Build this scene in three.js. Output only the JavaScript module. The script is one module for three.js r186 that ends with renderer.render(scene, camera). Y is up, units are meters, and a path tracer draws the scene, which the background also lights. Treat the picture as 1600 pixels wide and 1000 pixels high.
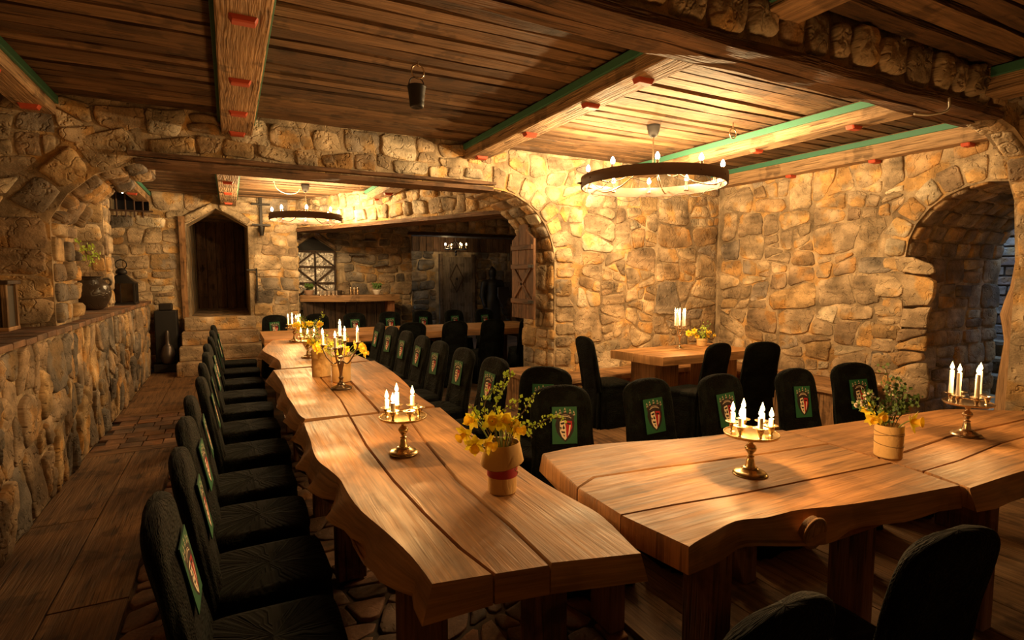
import * as THREE from 'three';
import { RoundedBoxGeometry } from 'three/addons/geometries/RoundedBoxGeometry.js';
import { mergeGeometries, toCreasedNormals, mergeVertices } from 'three/addons/utils/BufferGeometryUtils.js';
import { MarchingCubes } from 'three/addons/objects/MarchingCubes.js';

// ---------- camera, sky, exposure ----------
const scene = new THREE.Scene();
const camera = new THREE.PerspectiveCamera(60.53, 1.6, 0.05, 80);
const YAW = 27.2 * Math.PI / 180, PITCH = -4.5 * Math.PI / 180;
camera.position.set(0, 1.65, 0);
camera.lookAt(Math.sin(YAW) * Math.cos(PITCH), 1.65 + Math.sin(PITCH), -Math.cos(YAW) * Math.cos(PITCH));
scene.background = new THREE.Color().setRGB(2.0, 3.1, 4.5);        // the evening sky over the courtyard behind the tunnel
const renderer = new THREE.WebGLRenderer({ antialias: true });
renderer.toneMapping = THREE.LinearToneMapping;
renderer.toneMappingExposure = 0.85;
renderer.shadowMap.enabled = true;
const BULB = { color: new THREE.Color().setRGB(1, 0.665, 0.30), power: 3.7 };   // filament bulbs of the wheel chandeliers
const FLAME = { color: new THREE.Color().setRGB(1, 0.53, 0.18), power: 0.38 }; // candle flames

// ---------- helpers ----------
let seedState = 20240611;
const rnd = () => { seedState |= 0; seedState = seedState + 0x6D2B79F5 | 0; let t = Math.imul(seedState ^ seedState >>> 15, 1 | seedState); t = t + Math.imul(t ^ t >>> 7, 61 | t) ^ t; return ((t ^ t >>> 14) >>> 0) / 4294967296; };
const R = (a, b) => a + (b - a) * rnd();
const pick = (a) => a[Math.floor(rnd() * a.length)];
const V = (x, y, z) => new THREE.Vector3(x, y, z);
const taken = {};
const numbered = (n) => { const k = taken[n] = (taken[n] ?? -1) + 1; return k ? n + '_' + String(k).padStart(3, '0') : n; };
function mesh(name, geo, mat, parent, pos) { const m = new THREE.Mesh(geo, mat); m.name = name; if (pos) m.position.set(...pos); parent.add(m); return m; }
function thing(name, label, category, pos = [0, 0, 0], turn = 0, group) {
  const g = new THREE.Group(); g.name = numbered(name); g.position.set(...pos); g.rotation.y = turn; g.userData = { label, category };
  if (group) g.userData.group = group;
  scene.add(g); return g;
}
function structure(name, label, category) { const g = new THREE.Group(); g.name = numbered(name); g.userData = { kind: 'structure', label, category }; scene.add(g); return g; }
function dup(src, pos, turn, label, group) {
  const g = src.clone(); g.name = numbered(src.name.replace(/_\d{3}$/, '')); g.position.set(...pos); g.rotation.set(0, turn, 0);
  g.userData = { label: label ?? src.userData.label, category: src.userData.category }; if (group ?? src.userData.group) g.userData.group = group ?? src.userData.group;
  scene.add(g); return g;
}
// uv in metres, u along the grain axis
function grainUV(geo, axis = 'x', off = [rnd() * 3, rnd() * 3]) {
  if (geo.index) geo = geo.toNonIndexed();
  const p = geo.attributes.position, n = p.count, uv = new Float32Array(n * 2), A = V(), B = V(), C = V();
  const g = { x: 0, y: 1, z: 2 }[axis];
  for (let i = 0; i < n; i += 3) {
    A.fromBufferAttribute(p, i); B.fromBufferAttribute(p, i + 1); C.fromBufferAttribute(p, i + 2);
    const nn = B.clone().sub(A).cross(C.clone().sub(A)); const ab = [Math.abs(nn.x), Math.abs(nn.y), Math.abs(nn.z)];
    const dom = ab.indexOf(Math.max(...ab));
    let a, b; if (dom === g) { [a, b] = [0, 1, 2].filter((k) => k !== g); } else { a = g; b = [0, 1, 2].find((k) => k !== g && k !== dom); }
    [A, B, C].forEach((v, k) => { const c = v.toArray(); uv[(i + k) * 2] = c[a] + off[0]; uv[(i + k) * 2 + 1] = c[b] + off[1]; });
  }
  geo.setAttribute('uv', new THREE.BufferAttribute(uv, 2)); return geo;
}
const rbox = (w, h, d, r = 0.008, axis = 'x') => grainUV(new RoundedBoxGeometry(w, h, d, 1, Math.min(r, w / 2.1, h / 2.1, d / 2.1)), axis);
function roughBoard(L, T, W, axis = 'x', j = 0.006, seg = 5) {           // a sawn board with uneven edges, length along axis
  const g = axis === 'x' ? new THREE.BoxGeometry(L, T, W, seg, 1, 1) : axis === 'z' ? new THREE.BoxGeometry(W, T, L, 1, 1, seg) : new THREE.BoxGeometry(W, L, T, 1, seg, 1);
  const p = g.attributes.position, mem = {};
  for (let i = 0; i < p.count; i++) {
    const k = [p.getX(i), p.getY(i), p.getZ(i)].map((v) => v.toFixed(4)).join();
    mem[k] ??= [R(-j, j), R(-j, j), R(-j, j)];
    p.setXYZ(i, p.getX(i) + mem[k][0] * (axis === 'x' ? 0.3 : 1), p.getY(i) + mem[k][1] * 0.6, p.getZ(i) + mem[k][2] * (axis === 'z' ? 0.3 : 1));
  }
  const q = grainUV(g, axis); q.computeVertexNormals(); return q;
}
function tube(pts, r, seg = 24, rad = 6, closed = false) { return new THREE.TubeGeometry(new THREE.CatmullRomCurve3(pts.map((p) => V(...p)), closed), seg, r, rad, closed); }
const lathe = (pts, seg = 24) => new THREE.LatheGeometry(pts.map((p) => new THREE.Vector2(...p)), seg);
const smoothLathe = (pts, seg = 24, n = 28) => { const c = new THREE.SplineCurve(pts.map((p) => new THREE.Vector2(Math.max(p[0], 0.0005), p[1]))); return new THREE.LatheGeometry(c.getPoints(n), seg); };
const merge = (list) => mergeGeometries(list.map((g) => { const q = g.index ? g.toNonIndexed() : g; for (const k of Object.keys(q.attributes)) if (!['position', 'normal', 'uv'].includes(k)) q.deleteAttribute(k); return q; }));
const moved = (g, x, y, z, rx = 0, ry = 0, rz = 0) => g.applyMatrix4(new THREE.Matrix4().compose(V(x, y, z), new THREE.Quaternion().setFromEuler(new THREE.Euler(rx, ry, rz)), V(1, 1, 1)));

// ---------- textures ----------
function lattice(seed) { const t = new Float32Array(65536); let s = seed; for (let i = 0; i < t.length; i++) { s = Math.imul(s ^ (s >>> 15), 2246822519) + 374761393 + i | 0; t[i] = ((s ^ s >>> 13) >>> 0) / 4294967296; } return t; }
const LAT = lattice(99);
function tn(u, v, fu, fv, s = 0) {                      // periodic value noise
  const x = u * fu, y = v * fv, x0 = Math.floor(x), y0 = Math.floor(y); let a = x - x0, b = y - y0; a = a * a * (3 - 2 * a); b = b * b * (3 - 2 * b);
  const w = (i, j) => LAT[((((i % fu) + fu) % fu) * 131 + (((j % fv) + fv) % fv) * 7919 + s * 1013) & 65535];
  return (w(x0, y0) * (1 - a) + w(x0 + 1, y0) * a) * (1 - b) + (w(x0, y0 + 1) * (1 - a) + w(x0 + 1, y0 + 1) * a) * b;
}
const fbm = (u, v, f, o, s = 0, g = 0.55) => { let t = 0, a = 1, m = 0; for (let i = 0; i < o; i++) { t += a * tn(u, v, f << i, f << i, s + i * 17); m += a; a *= g; } return t / m; };
function tex(size, fn, srgb, rep = 1) {
  const d = new Uint8Array(size * size * 4);
  for (let j = 0; j < size; j++) for (let i = 0; i < size; i++) { const c = fn((i + 0.5) / size, (j + 0.5) / size), k = (j * size + i) * 4; d[k] = Math.max(0, Math.min(255, c[0] * 255)); d[k + 1] = Math.max(0, Math.min(255, c[1] * 255)); d[k + 2] = Math.max(0, Math.min(255, c[2] * 255)); d[k + 3] = 255; }
  const t = new THREE.DataTexture(d, size, size); t.wrapS = t.wrapT = THREE.RepeatWrapping; t.magFilter = THREE.LinearFilter; t.minFilter = THREE.LinearMipmapLinearFilter; t.generateMipmaps = true; t.repeat.set(rep, rep);
  if (srgb) t.colorSpace = THREE.SRGBColorSpace; t.needsUpdate = true; return t;
}
const ss = (a, b, x) => { x = Math.max(0, Math.min(1, (x - a) / (b - a))); return x * x * (3 - 2 * x); };
const stoneColor = tex(1024, (u, v) => {
  const a = fbm(u, v, 3, 6, 1), b = fbm(u, v, 7, 5, 5), sp = tn(u, v, 180, 180, 9), band = tn(u, v + 0.04 * tn(u, v, 4, 4, 31), 3, 26, 12);
  let l = 0.6 + 0.5 * (a - 0.5) * 1.7 + 0.3 * (b - 0.5) + 0.16 * (band - 0.5) + 0.12 * (sp - 0.5);
  const ru = ss(0.55, 0.72, fbm(u, v, 4, 4, 40));
  return [l * (1 + 0.06 * ru) + 0.12, l * (1 - 0.06 * ru) + 0.11, l * (1 - 0.28 * ru) + 0.10];
}, true, 1);
const stoneBump = tex(1024, (u, v) => { const a = fbm(u, v, 5, 7, 61, 0.6), pit = ss(0.62, 0.8, fbm(u, v, 22, 3, 71)), crack = 1 - ss(0, 0.03, Math.abs(fbm(u, v, 4, 4, 81) - 0.5)); const h = a - 0.35 * pit - 0.18 * crack; return [h, h, h]; }, false, 1);
const woodFn = (knots, k = 1) => (u, v) => {
  const wob = 0.02 * tn(u, v, 3, 3, 3) + 0.006 * tn(u, v, 9, 9, 4), g1 = tn(u, v + wob, 3, 34, 6), g2 = tn(u, v + wob, 6, 120, 8), g3 = tn(u, v, 14, 330, 10), big = fbm(u, v, 2, 4, 20);
  const line = ss(0.72, 0.9, tn(u, v + wob, 5, 90, 14)) * ss(0.4, 0.7, tn(u, v, 5, 5, 15));
  const speck = knots * ss(0.6, 0.72, fbm(u, v, 6, 5, 44));
  const l = 0.62 + k * (0.20 * (g1 - 0.5) + 0.15 * (g2 - 0.5) + 0.14 * (g3 - 0.5) + 0.36 * (big - 0.5) - 0.2 * line) - 0.22 * speck;
  return [l + 0.12, l + 0.085, l + 0.05];
};
const woodColor = tex(1024, woodFn(0.7), true, 0.9), tableColor = tex(1024, woodFn(0.3, 0.85), true, 0.8);
const woodBump = tex(1024, (u, v) => { const wob = 0.02 * tn(u, v, 3, 3, 3) + 0.006 * tn(u, v, 9, 9, 4); const h = 0.5 + 0.35 * (tn(u, v + wob, 3, 34, 6) - 0.5) + 0.4 * (tn(u, v + wob, 6, 120, 8) - 0.5) + 0.3 * (tn(u, v, 14, 330, 10) - 0.5) - 0.5 * ss(0.72, 0.9, tn(u, v + wob, 5, 90, 14)) * ss(0.4, 0.7, tn(u, v, 5, 5, 15)) + 0.4 * (fbm(u, v, 5, 4, 77) - 0.5); return [h, h, h]; }, false, 0.9);
const tableRough = tex(512, (u, v) => { const r = 0.54 + 0.3 * (fbm(u, v, 4, 5, 91) - 0.5) + 0.15 * (tn(u, v, 5, 120, 8) - 0.5); return [r, r, r]; }, false, 0.9);
const velvetBump = tex(512, (u, v) => { const h = fbm(u, v, 5, 5, 111) * 0.7 + 0.3 * tn(u, v, 60, 60, 120); return [h, h, h]; }, false, 3);
const velvetColor = tex(512, (u, v) => { const l = 0.35 + 0.9 * ss(0.35, 0.75, fbm(u, v, 6, 5, 131)); return [l * 0.9, l, l * 0.95]; }, true, 3);
function emblemTexture() {                               // the crest on the green patch: a crowned face, one half red
  const c = document.createElement('canvas'); c.width = 192; c.height = 256; const x = c.getContext('2d');
  x.fillStyle = '#0d5a35'; x.fillRect(0, 0, 192, 256);
  const path = (pts) => { x.beginPath(); pts.forEach((p, i) => (i ? x.lineTo(...p) : x.moveTo(...p))); x.closePath(); };
  x.translate(98, 128); x.scale(1.12, 1.1); x.translate(-98, -132);
  x.fillStyle = '#160c0a'; path([[40, 96], [30, 130], [42, 176], [70, 214], [100, 236], [132, 210], [156, 170], [164, 120], [152, 84], [60, 82]]); x.fill();
  x.fillStyle = '#2a1a16'; path([[36, 98], [30, 52], [48, 66], [62, 40], [78, 62], [98, 34], [114, 62], [134, 40], [144, 68], [164, 52], [160, 100]]); x.fill();
  x.fillStyle = '#d9c9b0'; for (const [a, b] of [[38, 46], [64, 36], [98, 28], [134, 36], [160, 48]]) { x.beginPath(); x.moveTo(a - 7, b + 10); x.lineTo(a, b - 8); x.lineTo(a + 7, b + 10); x.lineTo(a, b + 4); x.closePath(); x.fill(); x.fillRect(a - 6, b + 14, 5, 10); x.fillRect(a + 3, b + 12, 5, 11); }
  x.strokeStyle = '#d9c9b0'; x.lineWidth = 5; x.beginPath(); x.moveTo(56, 88); x.quadraticCurveTo(98, 62, 142, 88); x.stroke(); x.lineWidth = 3; x.beginPath(); x.moveTo(66, 76); x.quadraticCurveTo(98, 56, 132, 76); x.stroke();
  x.fillStyle = '#efe0c6'; path([[62, 108], [96, 100], [104, 150], [108, 214], [98, 226], [76, 204], [62, 172]]); x.fill();
  x.fillStyle = '#b3121a'; path([[104, 102], [146, 106], [148, 146], [128, 188], [108, 214], [104, 150]]); x.fill();
  x.fillStyle = '#f2e4cc'; path([[128, 130], [138, 132], [128, 184], [118, 200]]); x.fill();
  x.fillStyle = '#120a08'; path([[66, 118], [94, 112], [94, 124], [72, 128]]); x.fill(); path([[112, 116], [140, 120], [132, 130], [112, 126]]); x.fill(); path([[88, 130], [98, 152], [86, 158], [80, 150]]); x.fill(); path([[70, 168], [98, 172], [96, 182], [76, 180]]); x.fill(); path([[84, 190], [96, 194], [92, 206]]); x.fill(); path([[62, 140], [76, 146], [68, 162]]); x.fill();
  const t = new THREE.CanvasTexture(c); t.colorSpace = THREE.SRGBColorSpace; return t;
}

// ---------- materials ----------
const lin = (r, g, b) => new THREE.Color().setRGB(r, g, b);
const std = (c, rough, extra = {}) => new THREE.MeshStandardMaterial({ color: lin(...c), roughness: rough, ...extra });
const stoneMat = (c) => std(c, 0.88, { map: stoneColor, bumpMap: stoneBump, bumpScale: 0.03 });
const STONE = {
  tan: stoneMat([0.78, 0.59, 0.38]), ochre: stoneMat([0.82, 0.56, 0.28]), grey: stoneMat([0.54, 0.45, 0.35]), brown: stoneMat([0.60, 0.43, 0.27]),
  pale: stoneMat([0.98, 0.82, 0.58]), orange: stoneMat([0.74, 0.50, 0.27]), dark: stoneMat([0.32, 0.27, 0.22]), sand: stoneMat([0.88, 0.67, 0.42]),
};
const WARM = ['tan', 'sand', 'ochre', 'tan', 'tan', 'sand', 'brown', 'tan', 'sand', 'brown', 'tan', 'sand', 'pale', 'grey', 'orange', 'tan'].map((k) => STONE[k]);
const DULL = ['tan', 'brown', 'grey', 'brown', 'tan', 'ochre', 'sand', 'dark', 'tan'].map((k) => STONE[k]);
const MORTAR = std([0.72, 0.55, 0.35], 0.95, { map: stoneColor, bumpMap: stoneBump, bumpScale: 0.02 });
const woodMat = (c, rough = 0.75, bs = 0.006) => std(c, rough, { map: woodColor, bumpMap: woodBump, bumpScale: bs });
const CEIL = [woodMat([0.31, 0.18, 0.085]), woodMat([0.24, 0.135, 0.06]), woodMat([0.38, 0.23, 0.115]), woodMat([0.19, 0.105, 0.048])];
const BEAM = woodMat([0.68, 0.46, 0.26], 0.75, 0.012), LINTEL = woodMat([0.30, 0.17, 0.09], 0.7, 0.012), DARKWOOD = woodMat([0.12, 0.07, 0.04], 0.7);
const TABLE = [[0.82, 0.46, 0.19], [0.75, 0.40, 0.16], [0.86, 0.50, 0.22]].map((c) => std(c, 1, { map: tableColor, bumpMap: woodBump, bumpScale: 0.0016, roughnessMap: tableRough }));
const LEGWOOD = woodMat([0.40, 0.19, 0.09]), BENCHWOOD = woodMat([0.72, 0.44, 0.22], 0.6), FLOORWOOD = [woodMat([0.38, 0.22, 0.10]), woodMat([0.33, 0.19, 0.085]), woodMat([0.42, 0.25, 0.115])];
const TRUNK = woodMat([0.62, 0.40, 0.21], 0.8, 0.02);
const GREEN = std([0.05, 0.19, 0.12], 0.6), RED = std([0.50, 0.07, 0.025], 0.6);
const IRON = std([0.03, 0.025, 0.022], 0.5, { metalness: 0.6 }), RUST = std([0.10, 0.055, 0.035], 0.65, { metalness: 0.3 });
const BRASS = std([0.60, 0.46, 0.24], 0.27, { metalness: 1 }), SILVER = std([0.62, 0.50, 0.36], 0.25, { metalness: 1 }), DARKSILVER = std([0.24, 0.18, 0.13], 0.32, { metalness: 1 });
const WAX = std([0.95, 0.90, 0.80], 0.5);
const FLAMEMAT = new THREE.MeshStandardMaterial({ color: lin(0, 0, 0), emissive: lin(1, 0.66, 0.26), emissiveIntensity: 14 });
const BULBMAT = new THREE.MeshStandardMaterial({ color: lin(0, 0, 0), emissive: lin(1, 0.86, 0.6), emissiveIntensity: 30 });
const VELVET = new THREE.MeshPhysicalMaterial({ color: lin(0.005, 0.007, 0.0065), roughness: 0.85, sheen: 0.35, sheenColor: lin(0.10, 0.16, 0.13), sheenRoughness: 0.4, bumpMap: velvetBump, bumpScale: 0.014, map: velvetColor, specularIntensity: 0.35 });
const EMBLEM = std([1, 1, 1], 0.7, { map: emblemTexture() });
const PATCHSIDE = std([0.02, 0.10, 0.06], 0.8);
const thin = (c) => new THREE.MeshPhysicalMaterial({ color: lin(...c), roughness: 0.9, transmission: 0.4, thickness: 0 });
const KRAFT = std([0.66, 0.44, 0.19], 0.8, { bumpMap: stoneBump, bumpScale: 0.003 }), RIBBON = std([0.32, 0.012, 0.03], 0.5), TWINE = std([0.25, 0.16, 0.07], 0.9);
const YELLOW = thin([0.98, 0.86, 0.06]), DEEPYELLOW = thin([0.98, 0.66, 0.03]), LEAF = thin([0.50, 0.66, 0.08]), DARKLEAF = std([0.10, 0.18, 0.04], 0.6), STEMGREEN = std([0.16, 0.22, 0.05], 0.6), TWIG = std([0.16, 0.10, 0.05], 0.8), WHITEFLOWER = std([0.7, 0.6, 0.5], 0.7);
const TILE = [[0.40, 0.20, 0.11], [0.34, 0.18, 0.10], [0.28, 0.17, 0.11], [0.44, 0.24, 0.13]].map((c) => std(c, 0.75, { map: stoneColor, bumpMap: stoneBump, bumpScale: 0.006 }));
const BRICK = [[0.46, 0.38, 0.36], [0.60, 0.54, 0.52], [0.40, 0.29, 0.27], [0.52, 0.46, 0.46]].map((c) => std(c, 0.85, { map: stoneColor, bumpMap: stoneBump, bumpScale: 0.02 }));
const CLAY = std([0.05, 0.035, 0.025], 0.3, { bumpMap: stoneBump, bumpScale: 0.01 });
const CABLE = std([0.75, 0.68, 0.55], 0.5);

// ---------- masonry ----------
const frame = (o, u, v) => { const U = V(...u).normalize(), W = V(...v).normalize(); return { o: V(...o), u: U, v: W, n: U.clone().cross(W) }; };
function clipHalf(poly, nx, ny, d) {                       // keeps nx*x + ny*y <= d
  const out = [];
  for (let i = 0; i < poly.length; i++) {
    const a = poly[i], b = poly[(i + 1) % poly.length], da = nx * a[0] + ny * a[1] - d, db = nx * b[0] + ny * b[1] - d;
    if (da <= 0) out.push(a);
    if (da * db < 0) { const t = da / (da - db); out.push([a[0] + (b[0] - a[0]) * t, a[1] + (b[1] - a[1]) * t]); }
  }
  return out;
}
const centroid = (p) => { let x = 0, y = 0, a = 0; for (let i = 0; i < p.length; i++) { const q = p[(i + 1) % p.length], c = p[i][0] * q[1] - q[0] * p[i][1]; a += c; x += (p[i][0] + q[0]) * c; y += (p[i][1] + q[1]) * c; } return [x / (3 * a), y / (3 * a), a / 2]; };
function cutOpenings(poly, openings) {                     // openings: convex CCW polygons that stay free
  for (const op of openings) {
    const c = centroid(poly); let best = -1e9, e = null;
    for (let i = 0; i < op.length; i++) { const a = op[i], b = op[(i + 1) % op.length]; let nx = b[1] - a[1], ny = a[0] - b[0]; const l = Math.hypot(nx, ny); nx /= l; ny /= l; const dd = nx * (c[0] - a[0]) + ny * (c[1] - a[1]); if (dd > best) { best = dd; e = [nx, ny, nx * a[0] + ny * a[1]]; } }
    if (best < 0) return null;
    poly = clipHalf(poly, -e[0], -e[1], -e[2]); if (poly.length < 3) return null;
  }
  return poly;
}
function rubble(u0, u1, v0, v1, { amin = 0.012, amax = 0.11, asp = 1.3, skew = 0.42 } = {}) {   // irregular stones of mixed size: slanting cuts through the wall face
  const out = [], target = () => Math.exp(R(Math.log(amin), Math.log(amax))), todo = [[[[u0, v0], [u1, v0], [u1, v1], [u0, v1]], target()]];
  while (todo.length) {
    const [p, t] = todo.pop(), c = centroid(p); if (c[2] < t || p.length < 3) { if (p.length > 2) out.push(p); continue; }
    const xs = p.map((q) => q[0]), ys = p.map((q) => q[1]), w = (Math.max(...xs) - Math.min(...xs)) / asp, h = Math.max(...ys) - Math.min(...ys), big = c[2] > 0.8 ? 0.1 : skew;
    const ang = (w > h ? 0 : Math.PI / 2) + R(-big, big), nx = Math.cos(ang), ny = Math.sin(ang), pr = p.map((q) => q[0] * nx + q[1] * ny), d = Math.min(...pr) + (Math.max(...pr) - Math.min(...pr)) * R(0.34, 0.66);
    for (const q of [clipHalf(p, nx, ny, d), clipHalf(p, -nx, -ny, -d)]) if (q.length > 2) todo.push([q, rnd() < 0.6 ? target() : t]);
  }
  return out;
}
function coursed(u0, u1, v0, v1, { h = [0.14, 0.28], w = [0.22, 0.5], j = 0.018, slope = 0 } = {}) {
  const out = []; let v = v0;
  while (v < v1 - 0.03) {
    let hh = R(...h); if (v + hh > v1 - h[0] * 0.6) hh = v1 - v;
    let u = u0;
    while (u < u1 - 0.02) {
      let ww = R(...w); if (u + ww > u1 - w[0] * 0.6) ww = u1 - u;
      const q = (a, b) => [a + R(-j, j), b + R(-j, j)];
      if (hh > 0.2 && rnd() < 0.25) { const m = v + hh * R(0.4, 0.6); out.push([q(u, v), q(u + ww, v), q(u + ww, m), q(u, m)], [q(u, m), q(u + ww, m), q(u + ww, v + hh), q(u, v + hh)]); } else out.push([q(u, v), q(u + ww, v), q(u + ww, v + hh), q(u, v + hh)]);
      u += ww;
    }
    v += hh;
  }
  return out;
}
function stoneGeo(poly, F, { proud = 0.035, gap = 0.012, rough = 0.5, n = 18, warp = 0 } = {}) {
  let c = centroid(poly); if (c[2] < 0.004) return null;
  let inr = 1e9; for (let i = 0; i < poly.length; i++) { const a = poly[i], b = poly[(i + 1) % poly.length], l = Math.hypot(b[0] - a[0], b[1] - a[1]) || 1; inr = Math.min(inr, Math.abs((b[0] - a[0]) * (a[1] - c[1]) - (a[0] - c[0]) * (b[1] - a[1])) / l); }
  if (inr < 0.022) return null;
  const k = 1 - Math.min(0.4, gap / inr); poly = poly.map((p) => [c[0] + (p[0] - c[0]) * k, c[1] + (p[1] - c[1]) * k]);
  for (let it = 0; it < 2; it++) { const q = [], f = it ? 0.22 : 0.07; poly.forEach((a, i) => { const b = poly[(i + 1) % poly.length]; q.push([a[0] + (b[0] - a[0]) * f, a[1] + (b[1] - a[1]) * f], [b[0] + (a[0] - b[0]) * f, b[1] + (a[1] - b[1]) * f]); }); poly = q; }
  const L = [0]; poly.forEach((a, i) => { const b = poly[(i + 1) % poly.length]; L.push(L[i] + Math.hypot(b[0] - a[0], b[1] - a[1])); });
  const ring = []; for (let i = 0; i < n; i++) { const s = L[L.length - 1] * i / n; let m = 0; while (L[m + 1] < s) m++; const t = (s - L[m]) / (L[m + 1] - L[m] || 1), a = poly[m], b = poly[(m + 1) % poly.length], w = 1 + R(-0.05, 0.03) * rough * 2; ring.push([c[0] + (a[0] + (b[0] - a[0]) * t - c[0]) * w, c[1] + (a[1] + (b[1] - a[1]) * t - c[1]) * w]); }
  if (warp) for (const p of ring) { const [x, y] = p; p[0] += warp * (0.022 * Math.sin(5.1 * y + 1.3 * Math.sin(3 * x)) + 0.010 * Math.sin(13 * y + 4 * x)); p[1] += warp * (0.020 * Math.sin(4.3 * x + 2 * Math.sin(2.7 * y)) + 0.009 * Math.sin(12 * x - 5 * y)); }
  const e = R(0.15, 0.5), h = proud * R(0.45, 1.25), tx = R(-0.09, 0.09), ty = R(-0.09, 0.09), rings = [[1.01, -0.02, 0], [1, h * e, 0.15], [0.95, h * (0.5 + e * 0.7), 0.3], [0.76, h, 0.7], [0.4, h * 1.04, 0.7]];
  const pos = [], uv = [], idx = [], ou = rnd() * 2, ov = rnd() * 2, put = (x, y, d) => { const p = F.o.clone().addScaledVector(F.u, x).addScaledVector(F.v, y).addScaledVector(F.n, d); pos.push(p.x, p.y, p.z); uv.push(x + ou, y + ov); };
  for (const [s, d, nz] of rings) for (const p of ring) { const x = c[0] + (p[0] - c[0]) * s, y = c[1] + (p[1] - c[1]) * s; put(x, y, d < 0 ? d : Math.max(0.002, d + tx * (x - c[0]) + ty * (y - c[1]) + R(-0.4, 0.4) * h * nz * rough)); }
  put(c[0], c[1], h * 1.05);
  for (let r = 0; r < rings.length - 1; r++) for (let i = 0; i < n; i++) { const a = r * n + i, b = r * n + (i + 1) % n; idx.push(a, b, a + n, b, b + n, a + n); }
  const last = (rings.length - 1) * n, ce = rings.length * n; for (let i = 0; i < n; i++) idx.push(last + i, last + (i + 1) % n, ce);
  const g = new THREE.BufferGeometry(); g.setAttribute('position', new THREE.Float32BufferAttribute(pos, 3)); g.setAttribute('uv', new THREE.Float32BufferAttribute(uv, 2)); g.setIndex(idx); g.computeVertexNormals(); return g;
}
function lay(parent, F, polys, palette, opts = {}, openings = []) {
  for (let p of polys) { p = openings.length ? cutOpenings(p, openings) : p; if (!p || p.length < 3) continue; const g = stoneGeo(p, F, opts); if (g) mesh('stone', g, pick(palette), parent); }
}
// stones that line an edge of an opening: from a to b in the wall's (u, v), radial length len
function voussoirs(parent, F, pts, len, palette, opts = {}) {
  for (let i = 0; i < pts.length - 1; i++) { const f = (p) => { const l = len * R(0.8, 1.15); return [p[0] + p[2] * l, p[1] + p[3] * l]; }; const a = pts[i], b = pts[i + 1]; const q = [[a[0], a[1]], f(a), f(b), [b[0], b[1]]]; if (centroid(q)[2] < 0) q.reverse(); const g = stoneGeo(q, F, opts); if (g) mesh('stone', g, pick(palette), parent); }
}
// flat faces inside an opening (jambs, soffits): pts in the wall's (u, v), going back by depth along -n
function reveal(parent, F, a, b, depth, palette, opts, inward) {
  const A = F.o.clone().addScaledVector(F.u, a[0]).addScaledVector(F.v, a[1]), B = F.o.clone().addScaledVector(F.u, b[0]).addScaledVector(F.v, b[1]);
  const along = B.clone().sub(A), len = along.length(); along.normalize(); let back = F.n.clone().negate();
  let f = { o: A, u: back, v: along, n: back.clone().cross(along) };
  const inw = F.u.clone().multiplyScalar(inward[0]).addScaledVector(F.v, inward[1]);
  if (f.n.dot(inw) < 0) f = { o: A.clone().addScaledVector(back, depth), u: back.clone().negate(), v: along, n: back.clone().negate().cross(along) };
  lay(parent, f, coursed(0, depth, 0, len, { h: [0.16, 0.3], w: [0.2, 0.42] }), palette, opts);
}
function core(parent, F, outline, depth, mat, name = 'mortar') {      // the body of a wall: outline in (u, v), going back by depth
  const sh = new THREE.Shape(outline.map((p) => new THREE.Vector2(...p)));
  const g = new THREE.ExtrudeGeometry(sh, { depth, bevelEnabled: false }); g.translate(0, 0, -depth);
  g.applyMatrix4(new THREE.Matrix4().makeBasis(F.u, F.v, F.n).setPosition(F.o)); return mesh(name, grainUV(g, 'y', [0, 0]), mat, parent);
}

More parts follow.
